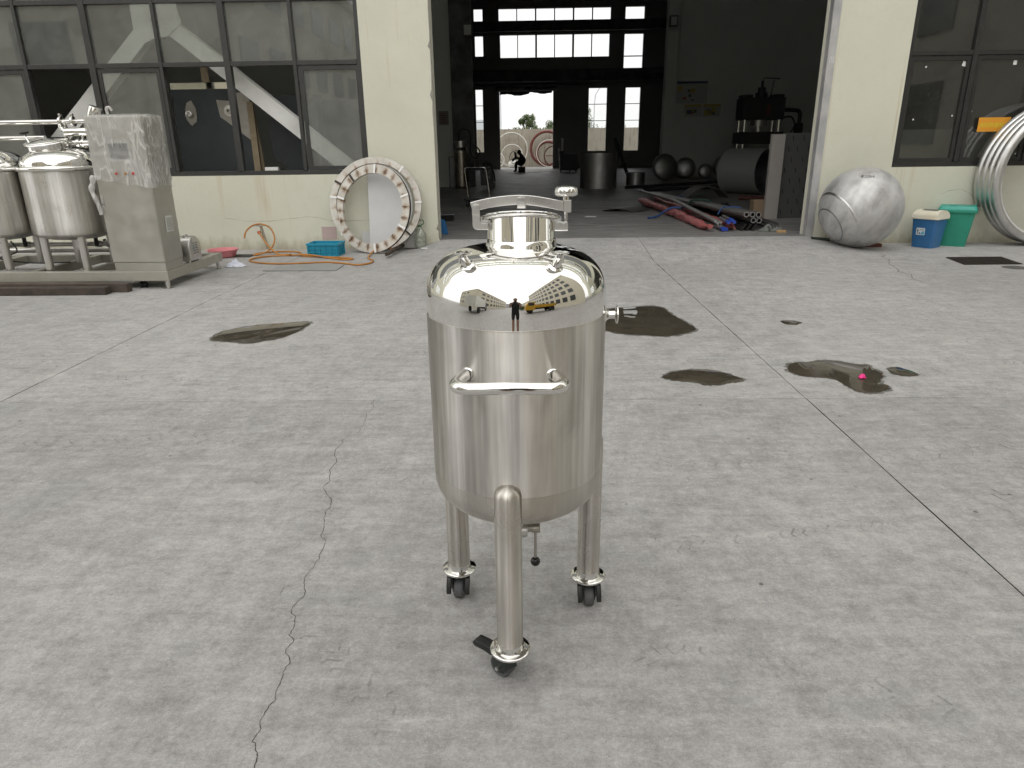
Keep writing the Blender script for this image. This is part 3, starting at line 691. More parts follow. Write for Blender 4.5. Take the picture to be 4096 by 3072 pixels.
for (x, y, rz, trail, pedal) in ((-.024, -.258, -37, -.030, True), (-.211, .150, 86, -.012, False), (.234, .107, 94, -.013, False)):
    L = MB().lathe([(.0378, .132)] + [(.0378, .15 + .04 * i) for i in range(11)] + [(.0378, .606)] + [(.0378 * math.cos(a), .606 + .034 * math.sin(a) ** .9) for a in [PI / 2 * i / 8 for i in range(1, 8)]] + [(0, .640)], 64, T(x, y, 0)).build('leg', MLEG, tank, 60)
    MB().lathe([(.0366, .1335), (.0382, .1345), (.0384, .120), (.0402, .1145), (.045, .1130), (.0565, .1128), (.0588, .1110), (.0590, .1060), (.0578, .1040), (0, .1035)], 64, T(x, y, 0)).build('foot_flange', MPOL2, L, 45)
    d = Vector((x, y, 0)).normalized()
    caster(x, y, rz, trail, pedal)
# outlet valve under the bottom
MVAL = steel('dull_valve_steel', (.40, .38, .34), .32)
vb = MB().cyl(.019, .352, .456, 28).lathe([(0, -.030), (.0215, -.028), (.0235, -.018), (.0235, .018), (.0215, .028), (0, .030)], 28, T(0, 0, .350) @ RY(90)).build('outlet_valve', MSAT, tank, 40)
MB().lathe([(0, .024), (.0125, .024), (.0125, .042), (.0150, .043), (.0150, .0660), (.0138, .068), (0, .068)], 24, T(0, 0, .356) @ RY(90)).build('valve_stem', MVAL, vb, 40)
MB().cyl(.0046, .245, .345, 14, T(.053, 0, 0)).build('lever', MVAL, vb, 40)
MB().sphere((.053, 0, .233), .0158, 28).build('ball_grip', MBALL, vb, 60)
# ------------------------------------------------------------------ left: process skid along the wall
MPLW = None
def plastic_film():
    m = NT('crumpled_clear_film'); v = m.vec('Object')
    df = m.n('BsdfDiffuse', {0: (.86, .85, .82, 1)}); gl = m.n('BsdfGlossy', {'Color': (1, 1, 1, 1), 'Roughness': .22}); tr = m.n('BsdfTransparent', {0: (.96, .955, .94, 1)})
    tl = m.n('BsdfTranslucent', {0: (.80, .79, .76, 1)})
    def ridge(rot, sc, seed, w=.07):
        n = m.noise(m.map(v, (1, 1, .22), rot, (seed, 0, 0)), sc, 2, .5, .8)
        return m.ramp(m.math('ABSOLUTE', m.math('SUBTRACT', n, .5)), w, .0, 0, 1)
    rd = m.math('MAXIMUM', m.math('MAXIMUM', ridge((0, R(64), 0), 5, 0), ridge((0, R(-48), R(30)), 6, 5)), m.math('MULTIPLY', ridge((R(20), R(84), 0), 9, 9), .6))
    f0 = m.n('MixShader', {0: .30, 1: df.outputs[0], 2: tl.outputs[0]})
    veil = m.noise(v, 3, 2, .5)
    op = m.math('MAXIMUM', m.ramp(veil, .40, .60, .26, .52), m.math('MULTIPLY', m.math('POWER', rd, 1.6), .85))
    f1 = m.n('MixShader', {0: op, 1: tr.outputs[0], 2: f0.outputs[0]})
    f2 = m.n('MixShader', {0: .08, 1: f1.outputs[0], 2: gl.outputs[0]})
    nm = m.bump(rd, .5, .012)
    m.t.links.new(nm, gl.inputs['Normal']); m.t.links.new(nm, df.inputs['Normal'])
    return m.done(f2)
MFILM = plastic_film()
MSKID = mat('dusty_beige_steel_frame', (.43, .415, .36), .5, .35, (.36, .34, .29), 4, .08, 50, .1)
skid = thing('process_skid', 'low rectangular steel skid frame on feet carrying tanks and a wrapped cabinet', 'skid frame', (0, 0, 0))
sx0, sx1, sy0, sy1, sz0, sz1 = -7.6, -4.115, 7.765, 9.25, .092, .200
def beam(x0, x1, y0, y1, nm='beam'): return MB().box(x0, x1, y0, y1, sz0, sz1).build(nm, MSKID, skid, 0, .004)
beam(sx0, sx1, sy0, sy0 + .10); beam(sx0, sx1, sy1 - .10, sy1); beam(sx1 - .10, sx1, sy0 + .101, sy1 - .101)
for x in (-7.4, -6.75, -5.75, -5.15, -4.75): beam(x - .04, x + .04, sy0 + .101, sy1 - .101, 'cross_beam')
for (x, y) in ((-4.165, 7.82), (-4.165, 9.20), (-6.0, 7.82), (-6.0, 9.2), (-7.5, 7.82)):
    MB().cyl(.028, .03, .091, 20, T(x, y, 0)).cyl(.022, .012, .03, 20, T(x, y, 0)).lathe([(0, 0), (.06, 0), (.062, .005), (.03, .014), (0, .014)], 24, T(x, y, 0)).build('levelling_foot', MSAT, skid, 40)
for (x, y) in ((-4.47, 7.86), (-6.6, 7.86)):
    c = MB().box(x - .04, x + .04, y - .03, y + .03, .078, .0915).build('caster', MBLACK, skid, 0, .003)
    for s in (-1, 1): MB().lathe([(0, -.016), (.030, -.016), (.036, -.010), (.036, .010), (.030, .016), (0, .016)], 24, T(x + s * .02, y, .0365) @ RY(90)).build('wheel', MBLACK, c, 40)
# lower pipework between the tank legs
pw = MB().tube([(-7.5, 8.55, .42), (-4.9, 8.55, .42)], .028, 14).tube([(-7.5, 8.75, .32), (-4.8, 8.75, .32)], .032, 14).build('manifold_pipe', MSAT, skid, 60)
for x in (-6.35, -5.45, -5.1):
    MB().tube(smoothpath([(x, 8.3, .50), (x, 8.35, .43), (x, 8.52, .42)], 5), .022, 12).build('drain_pipe', MSAT, skid, 60)
    MB().lathe([(0, -.04), (.035, -.04), (.04, -.02), (.04, .02), (.035, .04), (0, .04)], 18, T(x + .12, 8.55, .42) @ RY(90)).build('valve', MSAT, skid, 40)
    MB().box(x + .10, x + .14, 8.49, 8.52, .40, .54).build('valve_lever', MBLACK, skid, 0, .004)
MB().tube(smoothpath([(-6.1, 8.1, .52), (-6.02, 8.05, .40), (-6.2, 8.0, .33), (-5.9, 8.1, .26), (-5.5, 8.2, .25)], 6), .008, 8).build('cable', MBLACK, skid)
MB().box(-5.35, -5.05, 9.02, 9.06, .21, .95).build('rear_panel', mat('grey_white_panel', (.5, .5, .48), .6), skid, 0, .004)
# pump with round finned cover behind the cabinet
pm = thing('pump_motor', 'steel pump with half round louvred cover at the right end of the skid', 'pump', (-4.255, 8.52, sz1), 90)
P = [(-.15, 0), (.15, 0), (.15, .15)] + [(.15 * math.cos(R(a)), .15 + .14 * math.sin(R(a))) for a in range(10, 180, 10)] + [(-.15, .15)]
MB().prism(P, .33, T(0, -.14, .02) @ RZm(0) @ Matrix(((1, 0, 0, 0), (0, 0, 1, 0), (0, 1, 0, 0), (0, 0, 0, 1)))).build('cover', MSAT, pm, 35, .006)
for s in (-1, 1):
    for k in range(5): MB().tube([(s * .035 + (.028 if s > 0 else -.028), -.143, .10 + k * .03), (s * .035 - (.018 if s > 0 else -.018), -.143, .108 + k * .03)], .006, 6).build('louvre', MDARKST, pm)
for (x, y) in ((-.12, -.1), (.12, -.1), (-.12, .15), (.12, .15)): MB().cyl(.018, 0, .02, 14, T(x, y, 0)).build('foot', MSAT, pm, 40)
for x in (-.06, .02): MB().cyl(.014, .30, .325, 12, T(x, -.05, 0)).build('lifting_eye', MPOL2, pm, 40)
# tanks on the skid
def ptank(x, y, label, lidx):
    t = thing('process_tank', label, 'tank', (x, y, sz1))
    r = .445; zb = .36
    b = MB().lathe([(0, zb - .04)] + [(r * math.sin(a), zb + .06 - .10 * math.cos(a)) for a in [PI / 2 * i / 12 for i in range(1, 13)]] + [(r, zb + .06 + .08 * i) for i in range(1, 9)] + [(r, 1.105)], 96).build('shell', MTANK2, t, 60)
    MB().lathe([(r - .002, 1.100), (r + .018, 1.106), (r + .026, 1.118), (r + .026, 1.140), (r + .016, 1.152), (r - .02, 1.158), (r - .04, 1.160)], 96).build('rim', MPOL2, t, 60)
    rd = r - .03
    MB().lathe([(rd, 1.155)] + [(rd * math.cos(a) ** .8, 1.155 + .20 * math.sin(a) ** .85) for a in [PI / 2 * i / 24 for i in range(1, 24)]] + [(0, 1.355)], 96).build('dome', MPOL, t, 60)
    M_ = T(lidx, -.03, 1.33) @ RX(9) @ RY(-4)
    MB().lathe([(.205, -.08), (.205, .065), (.225, .068), (.232, .078), (.228, .086), (.20, .090)], 64, M_).build('manway', MPOL2, t, 50)
    l = MB().lathe([(.229, .0875), (.236, .094), (.228, .102), (.18, .112), (.10, .124), (0, .130)], 64, M_).build('lid', MPOL2, t, 40)
    MB().cyl(.022, .129, .142, 20, M_).build('boss', MPOL2, l, 40)
    MB().tube([tuple(M_ @ Vector((-.22, .02, .10))), tuple(M_ @ Vector((-.262, .06, .185)))], .011, 12).build('latch_bolt', MPOL2, t, 60)
    MB().lathe([(0, 0), (.02, .0), (.048, .012), (.05, .028), (.03, .036), (0, .038)], 20, M_ @ T(-.262, .06, .18)).build('knob', MBLACK, t, 40)
    for a in (-128, -52, 52, 128):
        MB().cyl(.044, 0, zb + .06, 28, T(.36 * math.cos(R(a)), .36 * math.sin(R(a)), 0)).build('leg', MSAT, t, 60)
    MB().cyl(.05, zb - .16, zb - .03, 20).build('outlet', MSAT, t, 50)
    return t
ptank(-5.375, 8.24, 'round steel tank on the skid right beside the wrapped cabinet', -.09)
ptank(-6.30, 8.24, 'round steel tank on the skid, cut off by the left edge of the photo', -.05)
# overhead pipes with clamps
op = thing('overhead_pipes', 'two bright steel pipes running above the skid tanks into the wrapped cabinet', 'pipes', (0, 8.36, 0))
MB().tube([(-7.6, 0, 1.835), (-4.98, 0, 1.835)], .0265, 18).build('upper_pipe', MPOL2, op, 60)
MB().tube([(-7.6, .02, 1.665), (-5.6, .02, 1.665)], .0265, 18).build('lower_pipe', MPOL2, op, 60)
MB().tube(smoothpath([(-5.32, 0, 1.835), (-5.36, -.02, 1.80), (-5.34, -.03, 1.735)], 6), .027, 16).build('elbow', MPOL2, op, 60)
MB().cyl(.046, 0, .30, 24, T(-5.3, -.05, 1.722) @ RY(90)).build('actuator', MPOL2, op, 50, .003)
MB().cyl(.036, 0, .34, 24, T(-5.32, -.05, 1.60) @ RY(90)).cyl(.05, .14, .17, 24, T(-5.32, -.05, 1.60) @ RY(90)).build('sight_pipe', MPOL2, op, 50)
for x, z in ((-5.34, 1.835), (-5.30, 1.722), (-5.12, 1.60), (-5.2, 1.835)):
    MB().cyl(.056, -.012, .012, 24, T(x, -.03, z) @ RY(90)).box(x - .01, x + .01, -.05, -.01, z + .05, z + .085).build('clamp', MPOL2, op, 45, .002)
MB().cyl(.07, -.02, .20, 24, T(-4.97, -.06, 1.80) @ RY(24)).build('junction', MPOL2, op, 50, .003)
MB().tube([(-6.9, .0, .21), (-6.9, .0, 1.835)], .024, 12).build('riser', MSAT, op, 60)
MB().tube([(-5.02, .0, .21), (-5.02, .0, 1.60)], .024, 12).build('riser', MSAT, op, 60)
# control cabinet
cab = thing('control_cabinet', 'brushed steel control cabinet with its top half wrapped in crumpled clear film', 'cabinet', (-4.425, 7.985, sz1))
MB().box(-.30, .30, -.212, .225, .10, 1.66).build('body', MCAB, cab, 0, .006)
MB().box(-.292, .292, -.205, .218, 0, .0985).build('plinth', MCAB, cab, 0, .003)
door = MB().box(-.296, .292, -.218, -.2125, .108, 1.655).build('door', MCAB, cab, 0, .002)
MB().box(-.293, -.262, -.224, -.2185, .70, .84).build('hinge_lock', MSAT, door, 0, .002)
MB().cyl(.006, 0, .003, 10, T(-.277, -.2245, .75) @ RX(90)).build('keyhole', MBLACK, door)
vt = MB().box(.301, .307, -.06, .10, .42, .60).build('vent_grille', mat('off_white_plastic', (.62, .62, .58), .6), cab, 0, .003)
for k in range(9): MB().box(.307, .311, -.045, .085, .44 + k * .0165, .447 + k * .0165).build('vent_slat', mat('grey_plastic', (.40, .40, .38), .6) if k == 0 else bpy.data.materials['grey_plastic'], vt, 0)
sc_ = MB().box(-.115, .145, -.223, -.2185, 1.20, 1.42).build('screen_bezel', mat('pale_bezel', (.42, .42, .40), .5), cab, 0, .003)
MB().box(-.095, .115, -.2265, -.2235, 1.225, 1.385).build('screen', mat('dark_display', (.035, .04, .045), .25), sc_, 0)
for x, c in ((-.055, (.45, .05, .04)), (.045, (.40, .18, .04)), (.13, (.50, .05, .04))):
    MB().lathe([(0, .022), (.014, .020), (.018, .010), (.016, 0)], 18, T(x, -.218, 1.075) @ RX(90)).build('push_button', mat('button_%d' % int(x * 1000), c, .4), cab)
# film: displaced sheet around the top half of the cabinet
def film_sheet(x0, x1, y0, y1, z0, z1, seed, hem):
    v = []; f = []; per = []
    nseg = 26
    for i in range(nseg): per.append((x0 + (x1 - x0) * i / nseg, y0, (0, -1)))
    for i in range(nseg): per.append((x1, y0 + (y1 - y0) * i / nseg, (1, 0)))
    for i in range(nseg): per.append((x1 - (x1 - x0) * i / nseg, y1, (0, 1)))
    for i in range(nseg): per.append((x0, y1 - (y1 - y0) * i / nseg, (-1, 0)))
    nz = 34; n = len(per)
    def cr(p): return noise.turbulence(Vector(p) * 5.0 + Vector((seed, 0, 0)), 4, True) + .6 * abs(noise.noise(Vector((p[0] * 9 + p[2] * 6, p[1] * 9, p[2] * 14))))
    for j in range(nz + 1):
        for (x, y, d) in per:
            zz0 = z0 + hem(x, y)
            z = zz0 + (z1 - zz0) * j / nz
            k = cr((x * .55 + z * .25, y * .55 + z * .2, z * .75)); o = .004 + (.045 if d[0] > 0 else .014) * max(k - .40, 0)
            if j == nz: o = .004
            v.append((x + d[0] * o, y + d[1] * o, z + .004 * (k - .5)))
    for j in range(nz):
        for i in range(n): f.append((j * n + i, j * n + (i + 1) % n, (j + 1) * n + (i + 1) % n, (j + 1) * n + i))
    # crumpled top
    base = len(v); m = 18
    for j in range(m + 1):
        for i in range(m + 1):
            x = x0 + (x1 - x0) * i / m; y = y0 + (y1 - y0) * j / m
            v.append((x, y, z1 + .008 + .02 * max(cr((x, y, 3)) - .5, 0)))
    for j in range(m):
        for i in range(m): f.append((base + j * (m + 1) + i, base + j * (m + 1) + i + 1, base + (j + 1) * (m + 1) + i + 1, base + (j + 1) * (m + 1) + i))
    return MB().add(v, f)
film_sheet(-.303, .304, -.228, .229, .97, 1.672, 3.1, lambda x, y: .05 - .10 * (x + .3) / .6 + .025 * noise.noise((x * 8, y * 8, 0))).build('plastic_wrap', MFILM, cab, 60)
MB().tube(smoothpath([(-.32, -.22, 1.06), (-.335, -.235, .99), (-.36, -.24, .90), (-.33, -.245, .80), (-.31, -.24, .70), (-.305, -.24, .64)], 5), [.02 + .018 * abs(math.sin(i * .55)) * (1 - i / 27) for i in range(26)], 9).build('film_tail', MFILM, cab, 60)
MB().tube(smoothpath([(-.10, -.1, 1.68), (-.105, -.1, 1.74), (-.08, -.09, 1.755), (-.06, -.08, 1.72)], 4), .016, 8).build('film_knot', MFILM, cab, 60)
# timber beams in front of the skid
MTIM = mat('wet_dark_timber', (.030, .024, .020), .75, 0, (.075, .055, .042), 9, .5, 30)
MTIM2 = mat('dark_timber_with_pale_top', (.045, .035, .029), .75, 0, (.11, .085, .065), 3, .5, 30)
tag(MB().box(-1.6, 0, -.055, .055, 0, .085).build('timber_beam', MTIM, None, 0, .006, loc=(-4.665, 7.475, 0)), 'thick dark timber beam lying nearest the camera, in front of the skid', 'timber', 'timbers before the skid')
o = tag(MB().box(-1.9, 0, -.05, .05, 0, .10).build('timber_beam', MTIM2, None, 0, .006, loc=(-4.50, 7.615, 0)), 'timber beam with a pale top edge, lying behind the darker timber', 'timber', 'timbers before the skid')
o.rotation_euler.z = R(-2)
# cloth rag
def crumple(name, label, cat, loc, sx, sy, h, m, seed, n=26):
    v = []; f = []
    for j in range(n + 1):
        for i in range(n + 1):
            u, w_ = i / n * 2 - 1, j / n * 2 - 1; rr = min(1, math.hypot(u, w_) ** 1.0)
            k = noise.turbulence(Vector((u * 1.7 + seed, w_ * 1.7, seed)), 4, True)
            edge = max(0, 1 - rr ** 2.2)
            v.append((u * sx * (1 + .25 * noise.noise((u * 2, w_ * 2, seed))), w_ * sy * (1 + .25 * noise.noise((w_ * 2, u * 2, seed + 4))), .004 + h * edge * (.25 + 1.1 * k)))
    for j in range(n):
        for i in range(n): f.append((j * (n + 1) + i, j * (n + 1) + i + 1, (j + 1) * (n + 1) + i + 1, (j + 1) * (n + 1) + i))
    o = MB().add(v, f).build(name, m, None, 60, loc=loc)
    s = o.modifiers.new('thickness', 'SOLIDIFY'); s.thickness = .004; s.offset = 1
    return tag(o, label, cat)
crumple('rag', 'crumpled blue white rag on the ground beside the skid foot', 'rag', (-3.97, 9.30, 0), .12, .075, .075, mat('pale_blue_cloth', (.55, .58, .68), .9, 0, (.72, .74, .80), 14, .3, 60), 2.2)
tag(MB().lathe([(0, .01), (.17, .01), (.21, .10), (.225, .105), (.225, .115), (.205, .112), (.165, .02), (0, .02)], 40).build('wash_basin', mat('pink_plastic', (.62, .22, .24), .45), None, 40, loc=(-4.52, 10.20, 0)), 'shallow pink plastic basin on the ground behind the skid', 'basin')
# drainage gap along the wall foot behind the skid
MB().box(-7.9, -4.10, 10.12, 10.42, .0006, .004).build('trench_cover', MCRK, yard, 0)
# ------------------------------------------------------------------ standpipe tap and hose
tap = thing('standpipe_tap', 'leaning standpipe with a red handled tap by the cream wall', 'tap', (-3.985, 10.62, 0))
MPIPEG = mat('weathered_grey_pipe', (.30, .27, .20), .7, .2, (.42, .38, .30), 12, .2, 60)
MB().tube([(0, .0, 0), (-.045, .0, .22), (-.08, .0, .41)], .022, 12).build('standpipe', MPIPEG, tap, 60)
MB().tube([(0, 0, 0), (-.006, 0, .045)], .034, 14).build('base_socket', MWHITE, tap, 60)
MB().tube([(-.08, 0, .41), (-.15, -.03, .425)], .015, 10).build('spout', MZINC, tap, 60)
MB().tube([(-.075, -.02, .33), (-.085, -.06, .315)], .018, 10).build('valve_body', MZINC, tap, 60)
MB().cyl(.028, 0, .012, 8, T(-.09, -.065, .31) @ RX(80)).build('valve_handle', mat('red_paint', (.42, .02, .03), .4), tap, 40)
MHOSE = mat('orange_hose', (.46, .20, .035), .42, 0, (.38, .15, .025), 6)
hz_ = .012
hpts = [(-4.27, 10.44, .24), (-4.24, 10.47, .34), (-4.15, 10.53, .42), (-4.03, 10.56, .435), (-3.90, 10.55, .38), (-3.83, 10.5, .25), (-3.84, 10.42, .13), (-3.92, 10.34, .05), (-4.05, 10.28, hz_), (-4.11, 10.33, hz_), (-4.02, 10.52, hz_), (-3.80, 10.62, hz_), (-3.55, 10.58, hz_), (-3.42, 10.42, hz_), (-3.34, 10.16, hz_), (-3.05, 10.05, hz_), (-2.75, 9.96, hz_ ), (-2.52, 9.85, hz_), (-2.50, 9.76, hz_), (-2.62, 9.75, hz_), (-2.85, 9.90, hz_ ), (-3.2, 10.09, hz_ + .022), (-3.55, 10.2, hz_), (-3.85, 10.12, hz_), (-3.98, 9.86, hz_), (-3.86, 9.62, hz_), (-3.50, 9.44, hz_), (-3.1, 9.47, hz_), (-2.80, 9.53, hz_), (-2.5, 9.40, hz_), (-2.30, 9.27, hz_), (-2.16, 9.40, hz_), (-2.16, 9.62, hz_), (-2.27, 9.84, hz_), (-2.31, 10.05, hz_), (-2.30, 10.36, hz_ + .03), (-2.16, 10.52, hz_ + .04), (-2.05, 10.5, hz_ + .05)]
ho_ = MB().tube(smoothpath(hpts, 6), .0125, 10).build('garden_hose', MHOSE, None, 60)
tag(ho_, 'long orange hose looped over the tap and strewn along the wall foot', 'hose')
h2 = MB().tube(smoothpath([(-4.06, 10.50, .33), (-3.98, 10.44, .22), (-3.86, 10.36, .10), (-3.70, 10.26, hz_ + .006), (-3.5, 10.18, hz_ + .02)], 6), .0125, 10).build('hose_branch', MHOSE, ho_, 60)
st = tag(MB().tube([(0, -.47, .03), (.0, 0, .036), (.01, .47, .03)], [.03, .036, .03], 8).build('wood_offcut', MTIM, None, 60, loc=(-1.985, 10.36, .03)), 'short dark wooden stick at the end of the orange hose', 'stick')
st.rotation_euler.z = R(-4)
# thin grey plate lying on the yard before the crate
tag(MB().prism([(-3.452, 8.885), (-2.486, 8.885), (-2.49, 9.345), (-3.20, 9.40)], .006, T(0, 0, .004)).build('floor_plate', mat('dull_grey_plate', (.30, .305, .30), .6, .3, (.36, .36, .35), 3, .05, 40), None, 0), 'flat grey steel sheet lying on the yard under the orange hose', 'plate')
# blue crate
crate = thing('plastic_crate', 'open blue ribbed plastic crate on the ground beside the steel rings', 'crate', (-3.0, 10.30, 0), -4)
MBLUEC = mat('bright_blue_plastic', (.02, .30, .44), .45, 0, (.015, .24, .37), 7, .05, 60)
cw, cdp, chh = .225, .155, .185
sh = MB()
for (x0, x1, y0, y1) in ((-cw, cw, -cdp, -cdp + .008), (-cw, cw, cdp - .008, cdp), (-cw, -cw + .008, -cdp + .0081, cdp - .0081), (cw - .008, cw, -cdp + .0081, cdp - .0081)): sh.box(x0, x1, y0, y1, .0, chh)
sh.box(-cw + .0085, cw - .0085, -cdp + .0085, cdp - .0085, .002, .010)
cb = sh.build('shell', MBLUEC, crate, 0)
rim = MB()
for (x0, x1, y0, y1) in ((-cw - .016, cw + .016, -cdp - .016, -cdp - .0005), (-cw - .016, cw + .016, cdp + .0005, cdp + .016), (-cw - .016, -cw - .0005, -cdp - .0004, cdp + .0004), (cw + .0005, cw + .016, -cdp - .0004, cdp + .0004)):
    rim.box(x0, x1, y0, y1, chh - .028, chh + .004); rim.box(x0 + .003, x1 - .003, y0 + .003, y1 - .003, .055, .062) if False else None
rim.build('rim', MBLUEC, crate, 0, .003)
for k in range(6):
    x = -cw + .012 + k * (2 * cw - .024) / 5
    for s in (-1, 1): MB().box(x - .006, x + .006, s * (cdp + .0065) - .006, s * (cdp + .0065) + .006, .004, chh - .029).build('rib', MBLUEC, crate, 0)
for k in range(4):
    y = -cdp + .012 + k * (2 * cdp - .024) / 3
    for s in (-1, 1): MB().box(s * (cw + .0065) - .006, s * (cw + .0065) + .006, y - .006, y + .006, .004, chh - .029).build('rib', MBLUEC, crate, 0)
for zz in (.05, .10):
    MB().box(-cw - .009, cw + .009, -cdp - .009, -cdp - .0008, zz, zz + .008).build('band', MBLUEC, crate, 0); MB().box(cw + .0008, cw + .009, -cdp, cdp, zz, zz + .008).build('band', MBLUEC, crate, 0)
# flange rings with rusty weld spots
def rusty():
    m = NT('heat_stained_ring_steel'); v = m.vec('Object'); s = m.n('SeparateXYZ', {0: v})
    an = m.math('ARCTAN2', s.outputs[1], s.outputs[0]); t = m.math('MULTIPLY', an, 22 / (2 * PI))
    t = m.math('ADD', t, m.math('MULTIPLY', m.noise(v, 6, 3), .5))
    fr = m.math('ABSOLUTE', m.math('SUBTRACT', m.math('FRACT', t), .5))
    rad = m.math('SQRT', m.math('ADD', m.math('MULTIPLY', s.outputs[0], s.outputs[0]), m.math('MULTIPLY', s.outputs[1], s.outputs[1])))
    d = m.math('ADD', m.math('MULTIPLY', fr, 1.9), m.math('MULTIPLY', m.math('ABSOLUTE', m.math('SUBTRACT', rad, .565)), 5.5))
    d = m.math('ADD', d, m.math('MULTIPLY', m.math('SUBTRACT', m.noise(v, 22, 5, .7), .5), 1.1))
    c = m.mix(m.ramp(m.noise(v, 5, 5, .6), .35, .65), (.47, .44, .39), (.64, .61, .56))
    pw = m.ramp(m.noise(v, 3.4, 3, .6), .36, .54, .55, 1.)
    c = m.mix(m.math('MULTIPLY', m.ramp(d, .80, .25, 0, .75), pw), c, (.30, .17, .07)); c = m.mix(m.math('MULTIPLY', m.ramp(d, .45, .12, 0, .95), pw), c, (.06, .03, .014))
    c = m.mix(m.ramp(m.noise(v, 3, 5, .7), .58, .75, 0, .45), c, (.33, .23, .13))
    return m.done(m.pbr(c, .6, .15, m.bump(m.noise(v, 60, 4), .15, .003)))
MRUST = rusty()
MWTAPE = mat('white_tape', (.80, .80, .78), .6)
MEDGE = mat('dark_cut_edge', (.05, .045, .04), .6, .4)
def ring(label, ro, ri, th, loc, lean, yaw, tabs, marks):
    t = thing('flange_ring', label, 'ring', loc, yaw, 'rusty rings leaning on the wall')
    M_ = RX(90 - lean) @ T(0, ro, 0)         # stand up, leaning back
    pr = [(ri, -th / 2), (ro, -th / 2), (ro, th / 2), (ri, th / 2), (ri, -th / 2)]
    o = MB().lathe(pr, 96).build('ring_body', MRUST, t, 30, 0); o.matrix_basis = M_
    e = MB().lathe([(ro + .0008, -th / 2 + .003), (ro + .0016, 0), (ro + .0008, th / 2 - .003)], 96).build('cut_edge', MEDGE, t, 30); e.matrix_basis = M_
    for a, dark in tabs:
        b = MB().box(ri - .004, ro + .004, -.016, .016, th / 2 + .001, th / 2 + .006, RZm(a)).build('weld_tab', MEDGE if dark else MWTAPE, t, 0); b.matrix_basis = M_
    return t
ring('rusty stained steel ring leaning behind, the wider of the two on the wall', .70, .605, .035, (-2.30, 10.58, .012), 13, 0, ((170, 0), (2, 0), (52, 0), (150, 1), (-42, 1), (-140, 0)), 0)
ring('rusty stained steel ring turned edge on, leaning in front of the wider ring', .645, .52, .05, (-2.355, 10.40, .012), 12, -21, ((88, 0), (165, 0), (20, 0), (-25, 0), (-82, 0), (130, 1)), 0)
# grey disc plate and board behind them
dp = MB().lathe([(0, -.006), (.66, -.006), (.66, .006), (0, .006)], 64).build('round_plate', mat('pale_grey_sheet', (.56, .56, .56), .5, .25, (.62, .62, .61), 3), None, 30)
MHALF = MB()
P = [(0, -.64)] + [(.66 * math.cos(R(a)), .66 * math.sin(R(a))) for a in range(-76, 92, 6)] + [(-.02, .66)]
bpy.data.objects.remove(dp)
dp = MHALF.prism(P, .008).build('half_round_plate', mat('pale_grey_plate', (.44, .44, .44), .5, .25, (.50, .50, .495), 3), None, 30)
dp.matrix_basis = T(-2.40, 10.745, .672) @ RZm(0) @ RX(90 - 14)
tag(dp, 'pale grey half round steel sheet standing behind the rings against the wall', 'plate')
bd = MB().box(-.45, .45, -.008, .008, 0, .26).build('grey_board', mat('pale_grey_board', (.50, .50, .49), .7, 0, (.58, .58, .56), 4), None, 0, loc=(-2.14, 10.86, .02))
bd.rotation_euler = (R(-8), 0, R(-2)); tag(bd, 'low pale grey board leaning on the wall behind the rings', 'board')
tag(MB().box(-.115, .115, -.0015, .0015, 0, .19).build('pink_paper', mat('faded_pink_sheet', (.52, .40, .38), .8, 0, (.46, .36, .34), 6), None, 0, loc=(-3.115, W - .004, .155)), 'faded pink square sheet stuck low on the cream wall by the crate', 'sheet')
# water bottle by the column
btl = thing('plastic_bottle', 'clear plastic water jug with a green cap handle at the foot of the column', 'bottle', (-1.66, 10.80, hz(-1.66, 10.8)))
MBOT = glassmat('clear_bottle_plastic', (.90, .93, .88), .38, .08, (.55, .58, .50), .1)
MB().lathe([(0, .003), (.085, .003), (.092, .015), (.092, .06), (.088, .07), (.092, .08), (.092, .13), (.088, .14), (.092, .15), (.092, .20), (.07, .25), (.035, .285), (.028, .30), (.028, .315)], 36).build('jug', MBOT, btl, 50)
MB().cyl(.032, .315, .34, 20).build('cap', mat('green_cap', (.05, .16, .07), .5), btl, 40)
MB().tube(smoothpath([(.02, 0, .34), (.06, 0, .36), (.065, 0, .40), (.03, 0, .42), (0, 0, .40)], 4), .007, 8).build('carry_loop', bpy.data.materials['green_cap'], btl)
tag(MB().box(-.05, .05, -.025, .025, 0, .008).build('paper_scrap', MWTAPE, None, 0, loc=(-1.55, 10.46, hz(-1.55, 10.46) + .006)), 'small white paper scrap on the ramp by the column', 'scrap')
# ------------------------------------------------------------------ behind the left window: white brace, plates
br = thing('steel_brace', 'white painted inverted V steel brace behind the left windows', 'brace', (0, 11.42, 0))
def hbeam(x0, z0, x1, z1, wd, name):
    L = math.hypot(x1 - x0, z1 - z0); a = math.degrees(math.atan2(z1 - z0, x1 - x0)); M_ = T(x0, 0, z0) @ RY(-a)
    b = MB().box(0, L, -.10, -.085, -wd / 2, wd / 2, M_).box(0, L, .085, .10, -wd / 2, wd / 2, M_).box(0, L, -.084, .084, -.008, .008, M_)
    return b.build(name, MWHITE, br, 0, .002)
hbeam(-7.95, 1.13, -5.55, 3.36, .235, 'left_leg'); hbeam(-2.35, .83, -5.42, 3.34, .225, 'right_leg')
g = MB().prism([(-5.86, 3.18), (-5.70, 3.04), (-5.56, 3.10), (-5.36, 3.12), (-5.12, 3.30), (-5.16, 3.50), (-5.2, 4.0), (-5.85, 4.0)], .014, Matrix(((1, 0, 0, 0), (0, 0, -1, 0), (0, 1, 0, 0), (0, 0, 0, 1))), .103).build('gusset_plate', MWHITE, br, 0, .003)
MB().cyl(.03, 0, .02, 16, T(-5.55, -.118, 3.34) @ RX(90)).build('bolt', MGALV, g, 40)
MDP = mat('blue_grey_plate', (.055, .065, .068), .5, .25, (.04, .046, .05), 2.5, .08, 40, .12)
